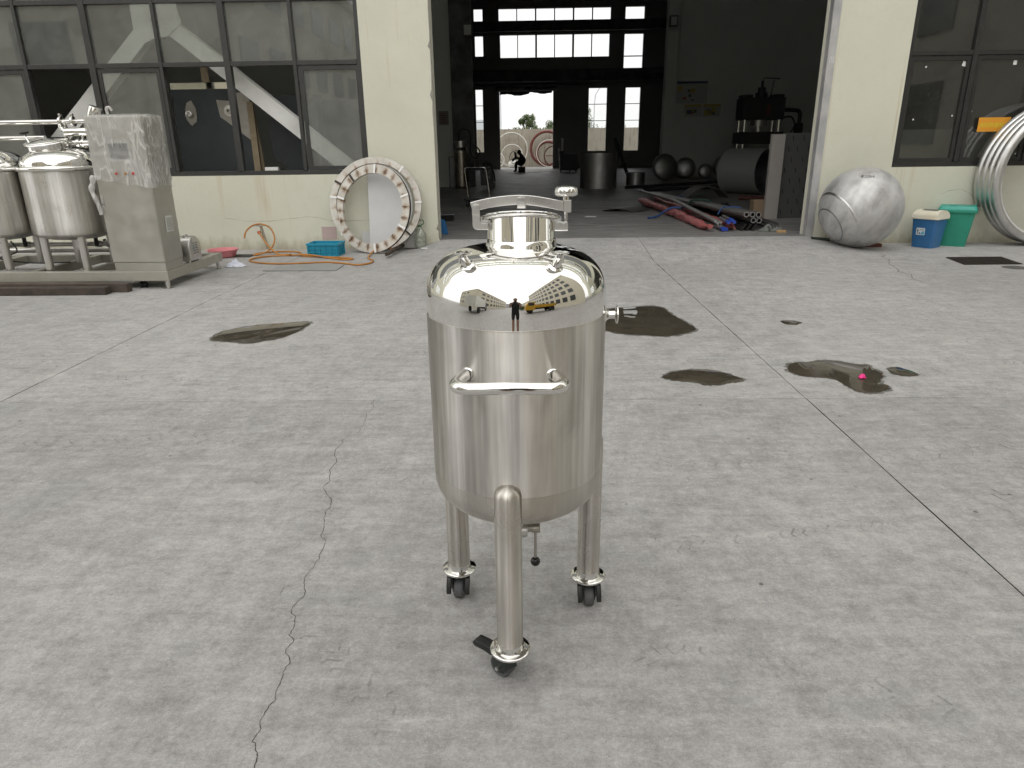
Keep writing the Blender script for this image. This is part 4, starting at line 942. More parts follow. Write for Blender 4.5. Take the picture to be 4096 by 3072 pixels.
pl = thing('steel_plate', 'dark blue grey steel plate with a torn opening and two nozzles, inside the open window', 'plate', (-5.12, 11.85, HF))
MB().box(-.58, .72, -.005, .005, 0, 2.34).build('sheet', MDP, pl, 0)
MB().box(-.58, .72, -.014, -.006, 2.30, 2.40).build('top_band', MPOL2, pl, 0, .003)
MB().box(-.05, .07, -.022, -.016, 2.40, 2.75).build('upright', mat('raw_timber', (.36, .29, .19), .8, 0, (.28, .22, .14), 8), pl, 0)
MPATCH = mat('bare_metal_patch', (.40, .38, .34), .45, .6, (.30, .28, .25), 6)
M_xz = Matrix(((1, 0, 0, 0), (0, 0, -1, 0), (0, 1, 0, 0), (0, 0, 0, 1)))
def torn(cx, cz, rx, rz_, seed, big=0):
    rs = random.Random(seed)
    return [(cx + rx * math.cos(R(a)) * rs.uniform(.82, 1.08), cz + rz_ * math.sin(R(a)) * rs.uniform(.85, 1.08)) for a in range(0, 360, 24)]
a_ = MB().prism(torn(-.31, 1.95, .10, .19, 4), .004, M_xz, .006).build('cutout_patch', MPATCH, pl, 0)
MB().lathe([(.05, .0), (.05, .05), (.035, .055), (.028, .02), (0, .01)], 24, T(-.33, -.011, 1.93) @ RX(90)).build('nozzle', MSAT, a_, 40)
b_ = MB().prism([(.13, 2.14), (.16, 1.88), (.23, 1.83), (.32, 1.76), (.44, 1.66), (.62, 1.52), (.68, 2.25), (.45, 2.24), (.34, 2.12)], .004, M_xz, .006).build('torn_patch', MPATCH, pl, 0)
MB().lathe([(.085, 0), (.085, .006), (.04, .008), (.035, .045), (.028, .045), (.026, 0)], 28, T(.32, -.011, 1.97) @ RX(90)).build('nozzle', MSAT, b_, 40)
MB().box(.62, .72, -.03, -.016, 0, 2.1).build('timber_strip', bpy.data.materials['raw_timber'], pl, 0)
pl2 = thing('steel_plate', 'dark steel plate behind the second open pane, left edge curved, below the brace', 'plate', (-3.85, 11.95, HF))
MB().prism([(-.42, 0), (.55, 0), (.55, 2.2), (-.30, 2.2), (-.38, 1.6), (-.34, 1.25), (-.16, 1.12)], .01, M_xz, 0).build('sheet', mat('near_black_plate', (.030, .034, .037), .55, .2, (.045, .05, .054), 3, .08, 40), pl2, 0)
MB().box(-.50, -.43, -.05, -.02, 0, 2.0, RY(-4)).build('timber_strip', bpy.data.materials['raw_timber'], pl2, 0)
tag(MB().box(-.10, .10, -.03, .03, 0, .05).build('white_block', MWHITE, None, 0, loc=(-3.95, W + .14, 1.1955)), 'small white block on the sill inside the open pane', 'block')
bpy.data.objects['white_block'].location.z = 1.196
# ------------------------------------------------------------------ right side of the doorway
sp = thing('steel_sphere', 'large raw steel sphere standing on red channels against the cream wall', 'sphere', (4.83, 10.33, 0))
Msp = T(0, 0, .598) @ RZm(-20) @ RY(28)
ns = 72; rs_ = .563
mb = MB().sphere((0, 0, 0), rs_, ns); ball = mb.build('ball', MSPH, sp, 60); ball.matrix_basis = Msp
for zc in (-.36,):
    r0 = math.sqrt(rs_ ** 2 - zc ** 2)
    a = MB().lathe([(math.sqrt(rs_ ** 2 - (zc + d) ** 2) + (.0035 if abs(d) < .008 else -.001), zc + d) for d in (-.014, -.006, 0, .006, .014)], 96).build('weld_seam', MCOIL, sp, 60)
    a.matrix_basis = T(0, 0, .598) @ RZm(10) @ RY(62)
    b = MB().lathe([(math.sqrt(rs_ ** 2 - (.50 + d) ** 2) + .0008, -.50 - d) for d in (-.004, 0, .004)], 96).build('scribe_line', MDARKST, sp, 60)
    b.matrix_basis = a.matrix_basis
tm = text_mb('Φ1200×4', .075, .0004)
vv = []
for (x, y, z) in tm.v:      # hand lettering wrapped on the ball
    lon = -PI / 2 + .07 + x / rs_ + (.02 * math.sin(x * 40)); lat = R(52) + y / rs_
    rr = rs_ + .0012 + z
    vv.append((rr * math.cos(lat) * math.cos(lon - .42), rr * math.cos(lat) * math.sin(lon - .42), .598 + rr * math.sin(lat)))
tm.v = vv; tm.build('lettering', mat('black_marker', (.03, .03, .05), .6), sp, 0)
MCHAN = mat('red_oxide_channel', (.16, .045, .03), .7, 0, (.09, .03, .022), 10, .2, 50)
for (x, y, rz, lb, zt) in ((4.60, 10.30, 8, 'red steel channel wedged under the left side of the sphere', .045), (5.10, 10.56, 4, 'dark red steel channel wedged under the right rear of the sphere', .05)):
    c = MB().box(-.22, .22, -.05, .05, zt - .008, zt).box(-.22, .22, -.05, -.042, 0, zt - .0082).box(-.22, .22, .042, .05, 0, zt - .0082).build('support_channel', MCHAN, None, 0, loc=(x, y, 0))
    c.rotation_euler.z = R(rz); tag(c, lb, 'channel', 'channels under the sphere')
# bins
def rbox(mb, hx0, hy0, z0, hx1, hy1, z1, r, inner=.004, M_=None, n=5, bottom=True):
    P0 = rounded(-hx0, hx0, -hy0, hy0, r, n); P1 = rounded(-hx1, hx1, -hy1, hy1, r, n); k = len(P0)
    v = [(x, y, z0) for x, y in P0] + [(x, y, z1) for x, y in P1]; f = [(i, (i + 1) % k, k + (i + 1) % k, k + i) for i in range(k)]
    if bottom: f.append(tuple(range(k - 1, -1, -1)))
    f.append(tuple(range(k, 2 * k)))
    return mb.add(v, f, M_)
MBB = mat('scuffed_blue_plastic', (.035, .15, .34), .42, 0, (.03, .125, .29), 6, .05, 60, .08)
MGB = mat('weathered_green_plastic', (.025, .27, .18), .45, 0, (.02, .22, .15), 5, .05, 60, .08)
MGL = mat('turquoise_green_lid', (.028, .33, .26), .4, 0, (.024, .28, .22), 5)
MLID = mat('yellowed_cream_plastic', (.74, .71, .60), .45, 0, (.62, .57, .44), 7, .05, 50)
bb = thing('blue_bin', 'small blue waste bin with a cream swing lid and a white sticker', 'bin', (5.965, 10.52, 0), -55)
rbox(MB(), .148, .140, .0, .178, .172, .415, .035).build('body', MBB, bb, 45)
rbox(MB(), .194, .184, .412, .196, .186, .436, .035).build('lid_rim', MLID, bb, 45, .003)
v = []; f = []; n = 24
for i in range(n + 1):
    a = PI * i / n; y = -.176 * math.cos(a); z = .437 + .105 * math.sin(a) ** .75
    v += [(-.188 + .02 * math.sin(a), y, z), (.188 - .02 * math.sin(a), y, z)]
for i in range(n): f.append((2 * i, 2 * i + 1, 2 * i + 3, 2 * i + 2))
f.append(tuple(2 * i for i in range(n + 1))); f.append(tuple(2 * i + 1 for i in range(n, -1, -1)))
lid_ = MB().add(v, f).build('swing_lid', MLID, bb, 50)
v = []; f = []
for i in range(13):
    a = PI * (.34 + .36 * i / 12); y = -.177 * math.cos(a); z = .4395 + .1055 * math.sin(a) ** .75
    v += [(-.10, y, z), (.12, y, z)]
for i in range(12): f.append((2 * i, 2 * i + 1, 2 * i + 3, 2 * i + 2))
MB().add(v, f).build('flap', mat('grubby_dark_flap', (.05, .052, .055), .35, 0, (.10, .10, .10), 8), lid_, 50)
stk = MB().prism(rounded(-.062, .062, -.052, .052, .012), .0012, T(-.03, -.1605, .235) @ RX(90 + 4.1)).build('sticker', mat('white_sticker', (.72, .75, .74), .5), bb, 0)
Ms = T(-.03, -.1622, .235) @ RX(90 + 4.1)
def stx(mb, nm, m): mb.v = [tuple(Ms @ Vector(p)) for p in mb.v]; return mb.build(nm, m, stk, 0)
MPR = mat('blue_print', (.03, .10, .20), .6); MPR2 = mat('light_blue_print', (.10, .42, .60), .6)
tm = text_mb('GHF', .034, .0003); tm.v = [(x + .022, y + .026, z + .0015) for x, y, z in tm.v]; stx(tm, 'lettering', MPR)
fg = MB(); fg.cyl(.007, .001, .0016, 14, T(-.040, .034, 0)).box(-.047, -.033, -.008, .025, .001, .0016).box(-.046, -.041, -.042, -.0081, .001, .0016).box(-.039, -.034, -.042, -.0081, .001, .0016).box(-.033, -.014, .008, .014, .001, .0016)
fg.box(-.020, -.003, -.040, -.012, .001, .0016)
stx(fg, 'pictogram', MPR)
stx(MB().prism([(.003, -.042), (.054, -.042), (.054, .004), (.035, .008), (.02, -.004), (.008, -.02)], .0006, None, .001), 'print_patch', MPR2)
gb = thing('green_bin', 'taller green waste bin with a flat turquoise lid behind the blue bin', 'bin', (6.44, 10.68, 0), -32)
rbox(MB(), .175, .160, 0, .235, .215, .515, .03).build('body', MGB, gb, 45)
rbox(MB(), .252, .232, .490, .255, .235, .530, .03).build('collar', MGB, gb, 45, .003)
gl_ = rbox(MB(), .248, .228, .5305, .225, .20, .585, .04).build('lid', MGL, gb, 45, .006)
MB().cyl(.05, .585, .591, 24, T(-.06, -.03, 0)).build('lid_disc', MGL, gl_, 40)
MB().box(.205, .225, -.02, .02, .586, .61).build('lid_tab', MGL, gl_, 0, .004)
# floor drain grate
gr = thing('drain_grate', 'rusty black slotted drain grate let into the yard near the bins', 'grate', (0, 0, 0))
MGR = mat('rusty_grate_iron', (.022, .019, .016), .7, .3, (.035, .026, .02), 10, .3, 60)
MB().prism([(5.56, 8.87), (6.30, 8.87), (6.40, 9.46), (5.66, 9.46)], .003, None, .0008).build('pit', MCRK, gr, 0)
for k in range(3):
    x0 = 5.57 + k * .245
    fo = MB().box(x0, x0 + .235, 8.88, 8.896, .004, .012).build('grate_frame', MGR, gr, 0)
    MB().box(x0 + .1, x0 + .335, 9.435, 9.45, .004, .012).build('rear_edge', MGR, fo, 0)
    for j in range(11):
        t = (j + .5) / 11; y = 8.90 + t * .53
        MB().box(x0 + t * .1 + .004, x0 + t * .1 + .231, y - .010, y + .010, .004, .012).build('bar', MGR, fo, 0)
o = MB().lathe([(0, .002), (.15, .002), (.15, .0008)], 32).build('manhole_cap', mat('damp_dark_cap', (.09, .088, .08), .8), yard, 0); o.location = (6.05, 8.64, .0005); o.scale = (1, .9, 1)
tag(MB().prism(rounded(-.13, .13, -.085, .085, .01), .012).build('rubber_mat', mat('black_green_rubber', (.010, .016, .013), .7, 0, (.018, .024, .02), 12), None, 0, loc=(4.45, 10.66, hz(4.45, 10.66) + .006)), 'small black rubber mat on the ground before the right door jamb', 'mat')
bpy.data.objects['rubber_mat'].rotation_euler = (R(2), R(3.5), R(-18))
# coiled half pipe leaning on the wall
coil = thing('pipe_coil', 'tall grey steel coil of three turns leaning on the wall under the right window', 'coil', (7.72, 10.62, 0))
pts = []; nT = 3.58; N_ = 220; rC = .945
for i in range(N_ + 1):
    a = R(208) - 2 * PI * nT * i / N_
    pts.append((rC * math.cos(a), .24 - .13 * nT * i / N_, 1.02 + rC * math.sin(a)))
MB().tube(pts, .072, 14).build('coil_pipe', MCOIL, coil, 60)
# notice on the glass
nt_ = MB().box(-.232, .232, -.002, 0, -.098, .098).build('rescue_notice', mat('orange_vinyl', (.80, .36, .035), .5, 0, (.76, .32, .03), 5), None, 0, loc=(6.895, W + .018, 1.715))
tag(nt_, 'orange sticker with yellow lettering on the lower right window', 'sign')
tm = text_mb('消防救援窗口', .073, .0003); tm.v = [(x, -.003 - z, y - .012) for x, y, z in tm.v]
tm.build('lettering', mat('yellow_print', (.72, .66, .05), .5), nt_, 0)
rs = random.Random(5)
for i, (x, z, s, rot) in enumerate(((6.33, 2.545, .055, 15), (7.05, 2.55, .05, 0), (5.79, 2.51, .020, 30), (5.73, 1.80, .018, 20), (6.29, 1.845, .018, 5), (6.56, 1.90, .018, 30), (5.70, 1.235, .018, 0), (6.47, 1.22, .018, 10), (7.30, 2.2, .018, 20), (7.33, 1.30, .016, 40))):
    o = MB().box(-s / 2, s / 2, -.001, 0, -s * .6, s * .6).build('sticker_remnant', MWTAPE, factory, 0, loc=(x, W + .066, z)); o.rotation_euler.y = R(rot)
mb = MB()
for k in range(230):
    x = rs.gauss(6.0, .28); z = rs.gauss(2.0, .38)
    if not (5.60 < x < 7.4 and 1.25 < z < 2.6) or 6.38 < x < 6.52: continue
    s = rs.uniform(.0015, .0045); a = rs.uniform(0, 360)
    mb.box(-s, s, -.0006, 0, -s * .35, s * .35, T(x, W + .0665, z) @ RY(a))
mb.build('paint_specks', mat('dusty_specks', (.34, .34, .32), .8), factory, 0)
tag(MB().box(5.3, 9.2, W + .42, W + .46, HF, 1.665).build('window_board', mat('grey_partition_board', (.55, .555, .54), .7, 0, (.48, .485, .47), 1.5), None, 0), 'grey board standing inside behind the lower right window', 'board')
petal = crumple('petal', 'bright pink petal floating in the shoe shaped puddle', 'petal', (2.235, 4.40, .004), .020, .016, .028, mat('pink_petal', (.85, .03, .25), .5), 7.7, 10)
# ------------------------------------------------------------------ on the hall floor
def frame_from(z_, x_hint=Vector((0, 0, 1))):
    z_ = Vector(z_).normalized(); x = x_hint.cross(z_).normalized(); y = z_.cross(x)
    return Matrix(((x.x, y.x, z_.x, 0), (x.y, y.y, z_.y, 0), (x.z, y.z, z_.z, 0), (0, 0, 0, 1)))
MPINK = mat('glossy_red_film', (.40, .125, .12), .32, 0, (.29, .075, .075), 5, .6, 9, .08)
MGREYP = mat('grey_pipe_steel', (.36, .35, .34), .4, .8, (.28, .27, .27), 5)
MBORE = mat('pipe_bore_black', (.004, .004, .004), .8)
def bundle(name, label, p0, p1, r0, r1, m, seed, seg=18, sag=.0):
    P0, P1 = Vector(p0), Vector(p1); n = 46; pts = []; rr = []
    for i in range(n + 1):
        t = i / n; p = P0.lerp(P1, t); p.x += .05 * math.sin(t * PI) * sag; pts.append(p)
        e = 1 if .03 < t < .97 else .55
        rr.append((r0 + (r1 - r0) * t) * e * (1 + .10 * noise.noise((t * 14, seed, 0))))
    mb = MB().tube(pts, rr, seg)
    vv = []
    for q in mb.v:
        k = noise.noise(Vector((q[0] * 8, q[1] * 3, q[2] * 8)) + Vector((seed, 0, 0))) * .035 + abs(noise.noise(Vector((q[0] * 14, q[1] * 6, q[2] * 14)))) * .02
        vv.append((q[0] + k, q[1], max(q[2] + k, HF + .004)))
    mb.v = vv
    return tag(mb.build(name, m, None, 60), label, 'bundle', 'wrapped bundles in the doorway')
w1 = bundle('wrapped_bundle', 'pink film wrapped bundle lying nearest the camera in the doorway', (2.72, 17.3, HF + .10), (2.98, 11.55, HF + .06), .068, .068, MPINK, 1.0, 22, 1.2)
w2 = bundle('wrapped_bundle', 'red film wrapped bundle lying between the pink one and the grey pipes', (3.12, 17.6, HF + .12), (3.42, 11.62, HF + .05), .055, .05, MPINK, 5.0, 18, .4)
v = MB()
for k, (dx, dz) in enumerate(((0, 0), (.05, .01), (-.04, .03))): v.tube([(2.85 + dx, 18.2, HF + .26 + dz), (3.1 + dx, 15, HF + .24 + dz), (3.22 + dx, 11.9, HF + .10 + dz)], .022, 8)
tag(v.build('bare_rods', mat('bright_rod_steel', (.6, .6, .58), .35, .7, (.45, .45, .44), 6), None, 60), 'bright bare rods lying on top of the pink bundle', 'rods')
cap = mat('blue_end_cap', (.02, .06, .36), .4)
ends = thing('capped_tubes', 'blue capped tube ends sticking out of the red bundle', 'tubes', (3.30, 11.50, HF))
for k, (dx, dz) in enumerate(((0, .13), (.09, .135), (.05, .165), (-.08, .02), (-.03, .02))):
    MB().cyl(.026, 0, .5, 14, T(dx, .08, dz + .02) @ RX(-88)).build('tube', MGREYP, ends, 50); MB().cyl(.029, -.02, .10, 14, T(dx, .06, dz + .02) @ RX(-88)).build('end_cap', cap, ends, 50)
# grey pipes lying beside: front ends open
for k, (x, z, lb) in enumerate(((3.60, .265, 'left'), (3.705, .262, 'middle'), (3.81, .255, 'right'), (3.74, .165, 'lower left'), (3.84, .158, 'lower right'))):
    p = thing('steel_pipe', 'grey steel pipe, %s of the five open ends by the doorway' % lb, 'pipe', (x, 11.62 + .02 * k, HF + z), 0, 'grey pipes in the doorway')
    d = Vector((3.33 + .07 * k - x, 19.4 - 11.6, -.05 - (z - .15) * .9)); M_ = frame_from(d); L = d.length
    MB().lathe([(.030, 0), (.046, 0), (.046, L), (.030, L)], 20, M_).build('tube', MGREYP, p, 45)
    MB().lathe([(0, .06), (.030, .06), (.030, 0)], 20, M_).build('bore', MBORE, p, 45)
for k in range(4):
    x, z = 3.98 + .055 * k, .05 + .035 * (k % 2)
    a = MB().prism([(0, 0), (.05, 0), (.05, .005), (.005, .005), (.005, .05), (0, .05)], 3.2, T(x, 11.5 + .03 * k, HF + z) @ RX(-90) @ RZm(45 + 90 + 8 * k)).build('angle_bar', MGREYP, None, 0)
    tag(a, ('leftmost', 'second', 'third', 'rightmost')[k] + ' of the steel angle bars lying right of the pipes in the doorway', 'angle bar', 'angle bars in the doorway')
sk = MB()
for k in range(9): sk.tube([(3.55 + .03 * k, 11.62 + .03 * (k % 3), HF + .03 + .03 * (k % 3)), (3.50 + .03 * k, 15.6, HF + .05 + .02 * (k % 2))], .022, 6)
tag(sk.build('thin_bars', mat('dark_oily_bars', (.02, .02, .019), .5, .4), None, 50), 'dark oily bars under the grey pipes in the doorway', 'bars')
MSTR = mat('dark_green_sling', (.015, .05, .035), .8); MSTB = mat('blue_sling', (.025, .07, .20), .8)
s1 = tag(MB().tube(smoothpath([(2.36, 13.75, HF + .02), (2.55, 13.9, HF + .03), (2.72, 14.1, HF + .10), (2.92, 14.2, HF + .17), (3.1, 14.2, HF + .16)], 5), .022, 8).build('lifting_sling', MSTB, None, 60), 'blue lifting sling lying over the pink bundle', 'sling')
s2 = tag(MB().tube(smoothpath([(3.05, 14.15, HF + .16), (3.25, 14.5, HF + .17), (3.46, 14.9, HF + .25), (3.78, 14.8, HF + .25), (3.9, 14.6, HF + .08)], 5), .020, 8).build('lifting_sling', MSTR, None, 60), 'dark green lifting sling tied around the grey pipes', 'sling')
for y in (12.7, 17.4):
    MB().tube(smoothpath([(3.42, y, HF + .30 - (y - 11.6) * .028 - .10), (3.50, y, HF + .32 - (y - 11.6) * .028), (3.66, y + .05, HF + .325 - (y - 11.6) * .028), (3.82, y, HF + .31 - (y - 11.6) * .028), (3.88, y, HF + .30 - (y - 11.6) * .028 - .14)], 4), .012, 6).build('blue_tie', MSTB, s2, 60)
# steel sheets and board standing behind the right jamb
tag(MB().box(-.12, .12, -.05, .05, 0, 1.52).build('upright_slab', mat('warm_grey_panel', (.34, .315, .295), .6, 0, (.30, .28, .26), 3), None, 0, loc=(4.64, 13.55, HF)), 'narrow upright grey panel edge standing inside the right door jamb', 'panel')
bo = tag(MB().box(0, 1.5, -.02, .02, 0, 1.54).build('marked_board', mat('speckled_dark_board', (.085, .087, .085), .7, 0, (.10, .10, .10), 3), None, 0, loc=(4.775, 13.60, HF)), 'dark grey board with short black streaks inside the right jamb', 'board')
bo.rotation_euler.z = R(10); mb = MB(); rs = random.Random(8)
for i in range(7):
    for j in range(8): mb.box(-.006, .006, -.001, 0, -.045, .045, T(.08 + .21 * i + .1 * (j % 2) + rs.uniform(-.02, .02), -.0205, .12 + .19 * j) @ RY(-14))
mb.build('streak', MBORE, bo, 0)
tag(MB().box(-.13, .13, -.12, .12, 0, .34).build('cardboard_box', mat('brown_cardboard', (.24, .17, .11), .85, 0, (.20, .14, .09), 5), None, 0, .006, loc=(4.47, 13.75, HF)), 'small brown cardboard box against the grey panel', 'box')
# rolled sheet
roll = thing('rolled_sheet', 'big rolled steel sheet lying on its side with its dark open end to the right', 'roll', (6.28, 20.55, HF + .615))
ax = Vector((.62, -.72, 0)); M_ = frame_from(ax) @ T(0, 0, -.6)
MB().lathe([(.60, 0), (.615, 0), (.615, 1.2), (.60, 1.2), (.60, 0)], 64, M_ ).build('outer_wall', mat('dull_rolled_sheet', (.40, .41, .40), .45, .35), roll, 45)
MB().lathe([(.545, .25), (.555, .25), (.555, 1.16), (.545, 1.16), (.545, .25)], 64, M_).build('inner_wrap', MDARKST, roll, 45)
# upright shell and smaller drum
def upshell(x, y, r, h, label, m): 
    t = thing('steel_shell', label, 'shell', (x, y, HF), 0)
    MB().lathe([(r - .012, 0), (r, 0), (r, h), (r - .012, h), (r - .012, 0)], 64).build('wall', m, t, 45)
    MB().lathe([(r - .03, .10), (0, .10)], 48).build('base_plate', MDARKST, t, 45); return t
MSHL = steel('dull_shell_steel', (.42, .415, .405), .45, 0, .15)
upshell(2.43, 24.4, .62, 1.12, 'open topped upright steel shell standing left of the dished heads', MSHL)
upshell(3.98, 26.3, .34, .42, 'small steel drum behind the tall upright shell', MSHL)
# dished heads leaning on the wall
def dish(x, y, r, lean, yaw, label):
    t = thing('dished_head', label, 'dished head', (x, y, HF), yaw, 'dished heads along the wall')
    o = MB().lathe([(r, 0), (r, .04)] + [(r * math.cos(a), .04 + r * .42 * math.sin(a)) for a in [PI / 2 * i / 12 for i in range(1, 12)]] + [(0, .04 + r * .42)], 48).build('dish', MSHL, t, 60)
    o.matrix_basis = T(0, 0, .0) @ RX(90 - lean) @ T(0, r, 0); return t
dish(5.52, 28.6, .52, 14, 14, 'largest dished head, domed side out, nearest the upright shell')
dish(6.62, 30.2, .43, 12, -8, 'second dished head, in the light of the rear wall')
dish(7.40, 29.9, .30, 10, 0, 'smallest dished head, low and dark')
dish(8.30, 30.4, .46, 12, -12, 'dished head half hidden behind the rolled sheet')
# curved plates on the floor
def curved(x, y, r, a0, a1, L, rz, label):
    o = MB(); n = 24; v = []; f = []
    for i in range(n + 1):
        a = R(a0 + (a1 - a0) * i / n)
        for q in (r, r + .012):
            v += [(q * math.cos(a), -L / 2, q * math.sin(a)), (q * math.cos(a), L / 2, q * math.sin(a))]
    for i in range(n):
        b = 4 * i
        f += [(b, b + 1, b + 5, b + 4), (b + 2, b + 6, b + 7, b + 3), (b, b + 4, b + 6, b + 2), (b + 1, b + 3, b + 7, b + 5)]
    z0 = min(q[2] for q in v); v = [(a, b, c - z0) for a, b, c in v]
    o = o.add(v, f).build('curved_plate', MSHL, None, 40, loc=(x, y, HF + .003)); o.rotation_euler.z = R(rz)
    return tag(o, label, 'plate', 'curved plates on the hall floor')
curved(4.75, 19.2, .75, 38, 142, .55, 12, 'arched steel plate lying on the hall floor before the rolled sheet')
o = curved(2.18, 15.6, 1.3, 72, 108, .7, -35, 'shallow bent steel plate lying flat left of the pink bundle')
tag(MB().prism([(-.12, -.05), (.10, -.09), (.14, .03), (-.05, .09)], .004).build('paper_scrap', MWTAPE, None, 0, loc=(1.28, 14.3, HF + .004)), 'white paper scrap on the dark hall floor behind the tank', 'scrap')
# long dark bars on the floor in the shade
for k, (x0, y0, x1, y1, lb) in enumerate(((3.2, 23.2, 9.5, 26.5, 'longest dark bar on the floor before the dished heads'), (3.6, 22.0, 8.6, 23.4, 'dark bar lying before the arched plate'), (5.4, 18.2, 9.0, 17.4, 'reddish dark bar lying right of the arched plate'))):
    tag(MB().tube([(x0, y0, HF + .06), (x1, y1, HF + .06 + .10 * (k == 0))], .05, 8).build('long_bar', MRED if k == 2 else mat('black_bar', (.012, .012, .011), .6) if k == 0 else bpy.data.materials['black_bar'], None, 60), lb, 'bar', 'bars on the hall floor')
# hydraulic press
pr = thing('hydraulic_press', 'dark four column hydraulic press standing by the right wall', 'press', (8.58, 27.3, HF))
MPR_ = mat('dark_green_machine_paint', (.018, .021, .019), .5, 0, (.028, .03, .027), 3)
MB().box(-.85, .85, -.5, .5, 0, .55).build('base', MPR_, pr, 0, .02)
MB().box(-.78, .78, -.48, .48, 1.34, 1.76).build('moving_beam', MPR_, pr, 0, .02)
MB().box(-.74, .74, -.5, .5, 2.17, 2.92).build('crown', MPR_, pr, 0, .02)
for x in (-.62, .62):
    for y in (-.36, .36): MB().cyl(.075, .55, 2.17, 20, T(x, y, 0)).build('column', MPOL2, pr, 50)
for x in (-.56, .56): MB().box(x - .18, x + .18, -.3, .3, 2.92, 3.03).build('crown_cap', MPR_, pr, 0, .01)
MB().cyl(.30, 1.95, 2.17, 28).cyl(.15, 1.76, 1.95, 28).build('ram', MSAT, pr, 45)
MB().cyl(.22, 2.92, 3.10, 20).cyl(.14, 3.10, 3.28, 20).cyl(.05, 3.28, 3.50, 12).build('cylinder_head', MPR_, pr, 45)
MB().tube([(0, 0, 3.48), (.03, 0, 3.60), (.62, 0, 3.57), (.40, 0, 3.50), (.34, 0, 2.95)], .018, 8).build('oil_line', MPR_, pr, 60)
MB().tube(smoothpath([(.74, 0, 2.52), (1.2, 0, 2.5), (1.42, 0, 2.46), (1.48, 0, 2.3), (1.47, 0, 2.05)], 5), .065, 12).build('supply_pipe', MPR_, pr, 60)
MB().tube(smoothpath([(.78, 0, 2.18), (1.0, 0, 2.28), (1.2, 0, 2.24), (1.32, 0, 2.0), (1.2, 0, 1.7)], 5), .03, 10).build('hose', MPR_, pr, 60)
MB().box(1.34, 1.60, -.12, .12, 0, 2.05).build('pump_unit', MPR_, pr, 0, .02)
MLT = mat('faded_red_lettering', (.20, .03, .02), .6)
for k in range(4): MB().box(.10, .20, -.503, -.5005, 2.34 + .085 * k, 2.40 + .085 * k).build('name_plate_mark', MLT, pr, 0)
# posters
def poster(x0, x1, z0, z1, y, label, head, seed):
    p = thing('wall_poster', label, 'poster', ((x0 + x1) / 2, y - .012, z0), 0, 'posters on the hall wall'); w_, h = x1 - x0, z1 - z0; rs = random.Random(seed)
    MB().box(-w_ / 2, w_ / 2, -.004, .004, 0, h).build('board', mat('poster_white_%d' % seed, (.34, .34, .32), .6), p, 0)
    MB().box(-w_ / 2 + .01, w_ / 2 - .01, -.006, -.0045, h - .10, h - .02).build('header', mat('poster_head_%d' % seed, head, .6), p, 0)
    for k in range(7):
        c = rs.choice(((.30, .22, .03), (.05, .06, .10), (.28, .05, .04), (.08, .08, .08), (.34, .26, .05)))
        x, z = rs.uniform(-w_ / 2 + .05, w_ / 2 - .25), rs.uniform(.05, h - .32); a, b = rs.uniform(.08, .22), rs.uniform(.05, .2)
        MB().box(x, x + a, -.0062 - .0004 * k, -.0046, z, z + b).build('print_block', mat('poster_ink_%d_%d' % (seed, k), c, .6), p, 0)
poster(6.22, 7.50, 3.10, 3.96, PY1, 'large white wall poster with a dark blue header', (.03, .04, .10), 1)
poster(6.58, 7.32, 2.58, 3.07, PY1, 'left of the two small yellow topped posters under the large one', (.36, .27, .03), 2)
poster(7.36, 8.10, 2.58, 3.07, PY1, 'right of the two small yellow topped posters under the large one', (.36, .27, .03), 3)
nb = thing('wall_notice', 'small framed reddish notice on the left hall wall inside the doorway', 'notice', (-2.92, PY0 - .01, 2.25))
MB().box(-.17, .17, -.006, .006, 0, .46).build('board', mat('notice_paper', (.20, .18, .17), .7), nb, 0)
for k in range(6): MB().box(-.13, .13 - .04 * (k % 3), -.0085, -.0065, .06 + .06 * k, .085 + .06 * k).build('text_line', mat('notice_print', (.12, .05, .04), .7) if k == 0 else bpy.data.materials['notice_print'], nb, 0)
for i, (x, y, z, lb) in enumerate(((-1.95, 25.6, 5.2, 'flood lamp on the left hall column'), (5.85, 30.5, 6.1, 'flood lamp on the right hall column'))):
    fl = thing('flood_lamp', 'dark box shaped ' + lb, 'lamp', (x, y, z), 0, 'unlit flood lamps'); MB().box(-.16, .16, -.1, .1, -.2, .2).build('housing', MDKIN, fl, 0, .01); MB().box(-.12, .12, -.106, -.101, -.15, .15).build('lens', MIN, fl, 0)
# liquid gas cylinder with hose, welder, trolley
gc = thing('gas_cylinder', 'tall steel gas cylinder with valve collar and black hose by the left hall wall', 'gas cylinder', (-2.29, 25.2, HF))
MB().lathe([(0, 0), (.22, 0), (.25, .04)] + [(.25, .1 + .1 * i) for i in range(12)] + [(.25, 1.22), (.22, 1.32), (.12, 1.38), (0, 1.39)], 40).build('vessel', steel('gas_cylinder_steel', (.42, .38, .33), .3, 0, .2), gc, 60)
MB().lathe([(.20, 1.36), (.20, 1.56), (.21, 1.57), (.21, 1.37)], 32, None, R(20), R(160)).lathe([(.20, 1.36), (.20, 1.56), (.21, 1.57), (.21, 1.37)], 32, None, R(200), R(340)).build('guard_ring', MSAT, gc, 45)
MB().cyl(.03, 1.38, 1.56, 10).cyl(.06, 1.5, 1.53, 10, T(.08, 0, 0)).build('valve', MZINC, gc, 45)
MB().tube(smoothpath([(-.02, -.1, 1.55), (-.03, -.12, 1.80), (.10, -.1, 1.95), (.32, -.1, 1.88), (.36, -.1, 1.6), (.34, -.05, 1.2), (.5, -.05, 1.0), (.66, -.05, 1.15), (.62, 0, 1.3), (.4, 0, 1.5)], 6), .026, 8).build('hose', MBLACK, gc, 60)
MB().tube([(-.42, .02, .02), (-.42, .02, 1.05), (-.20, .02, 1.05)], .02, 8).build('stand', MDKIN, gc, 60)
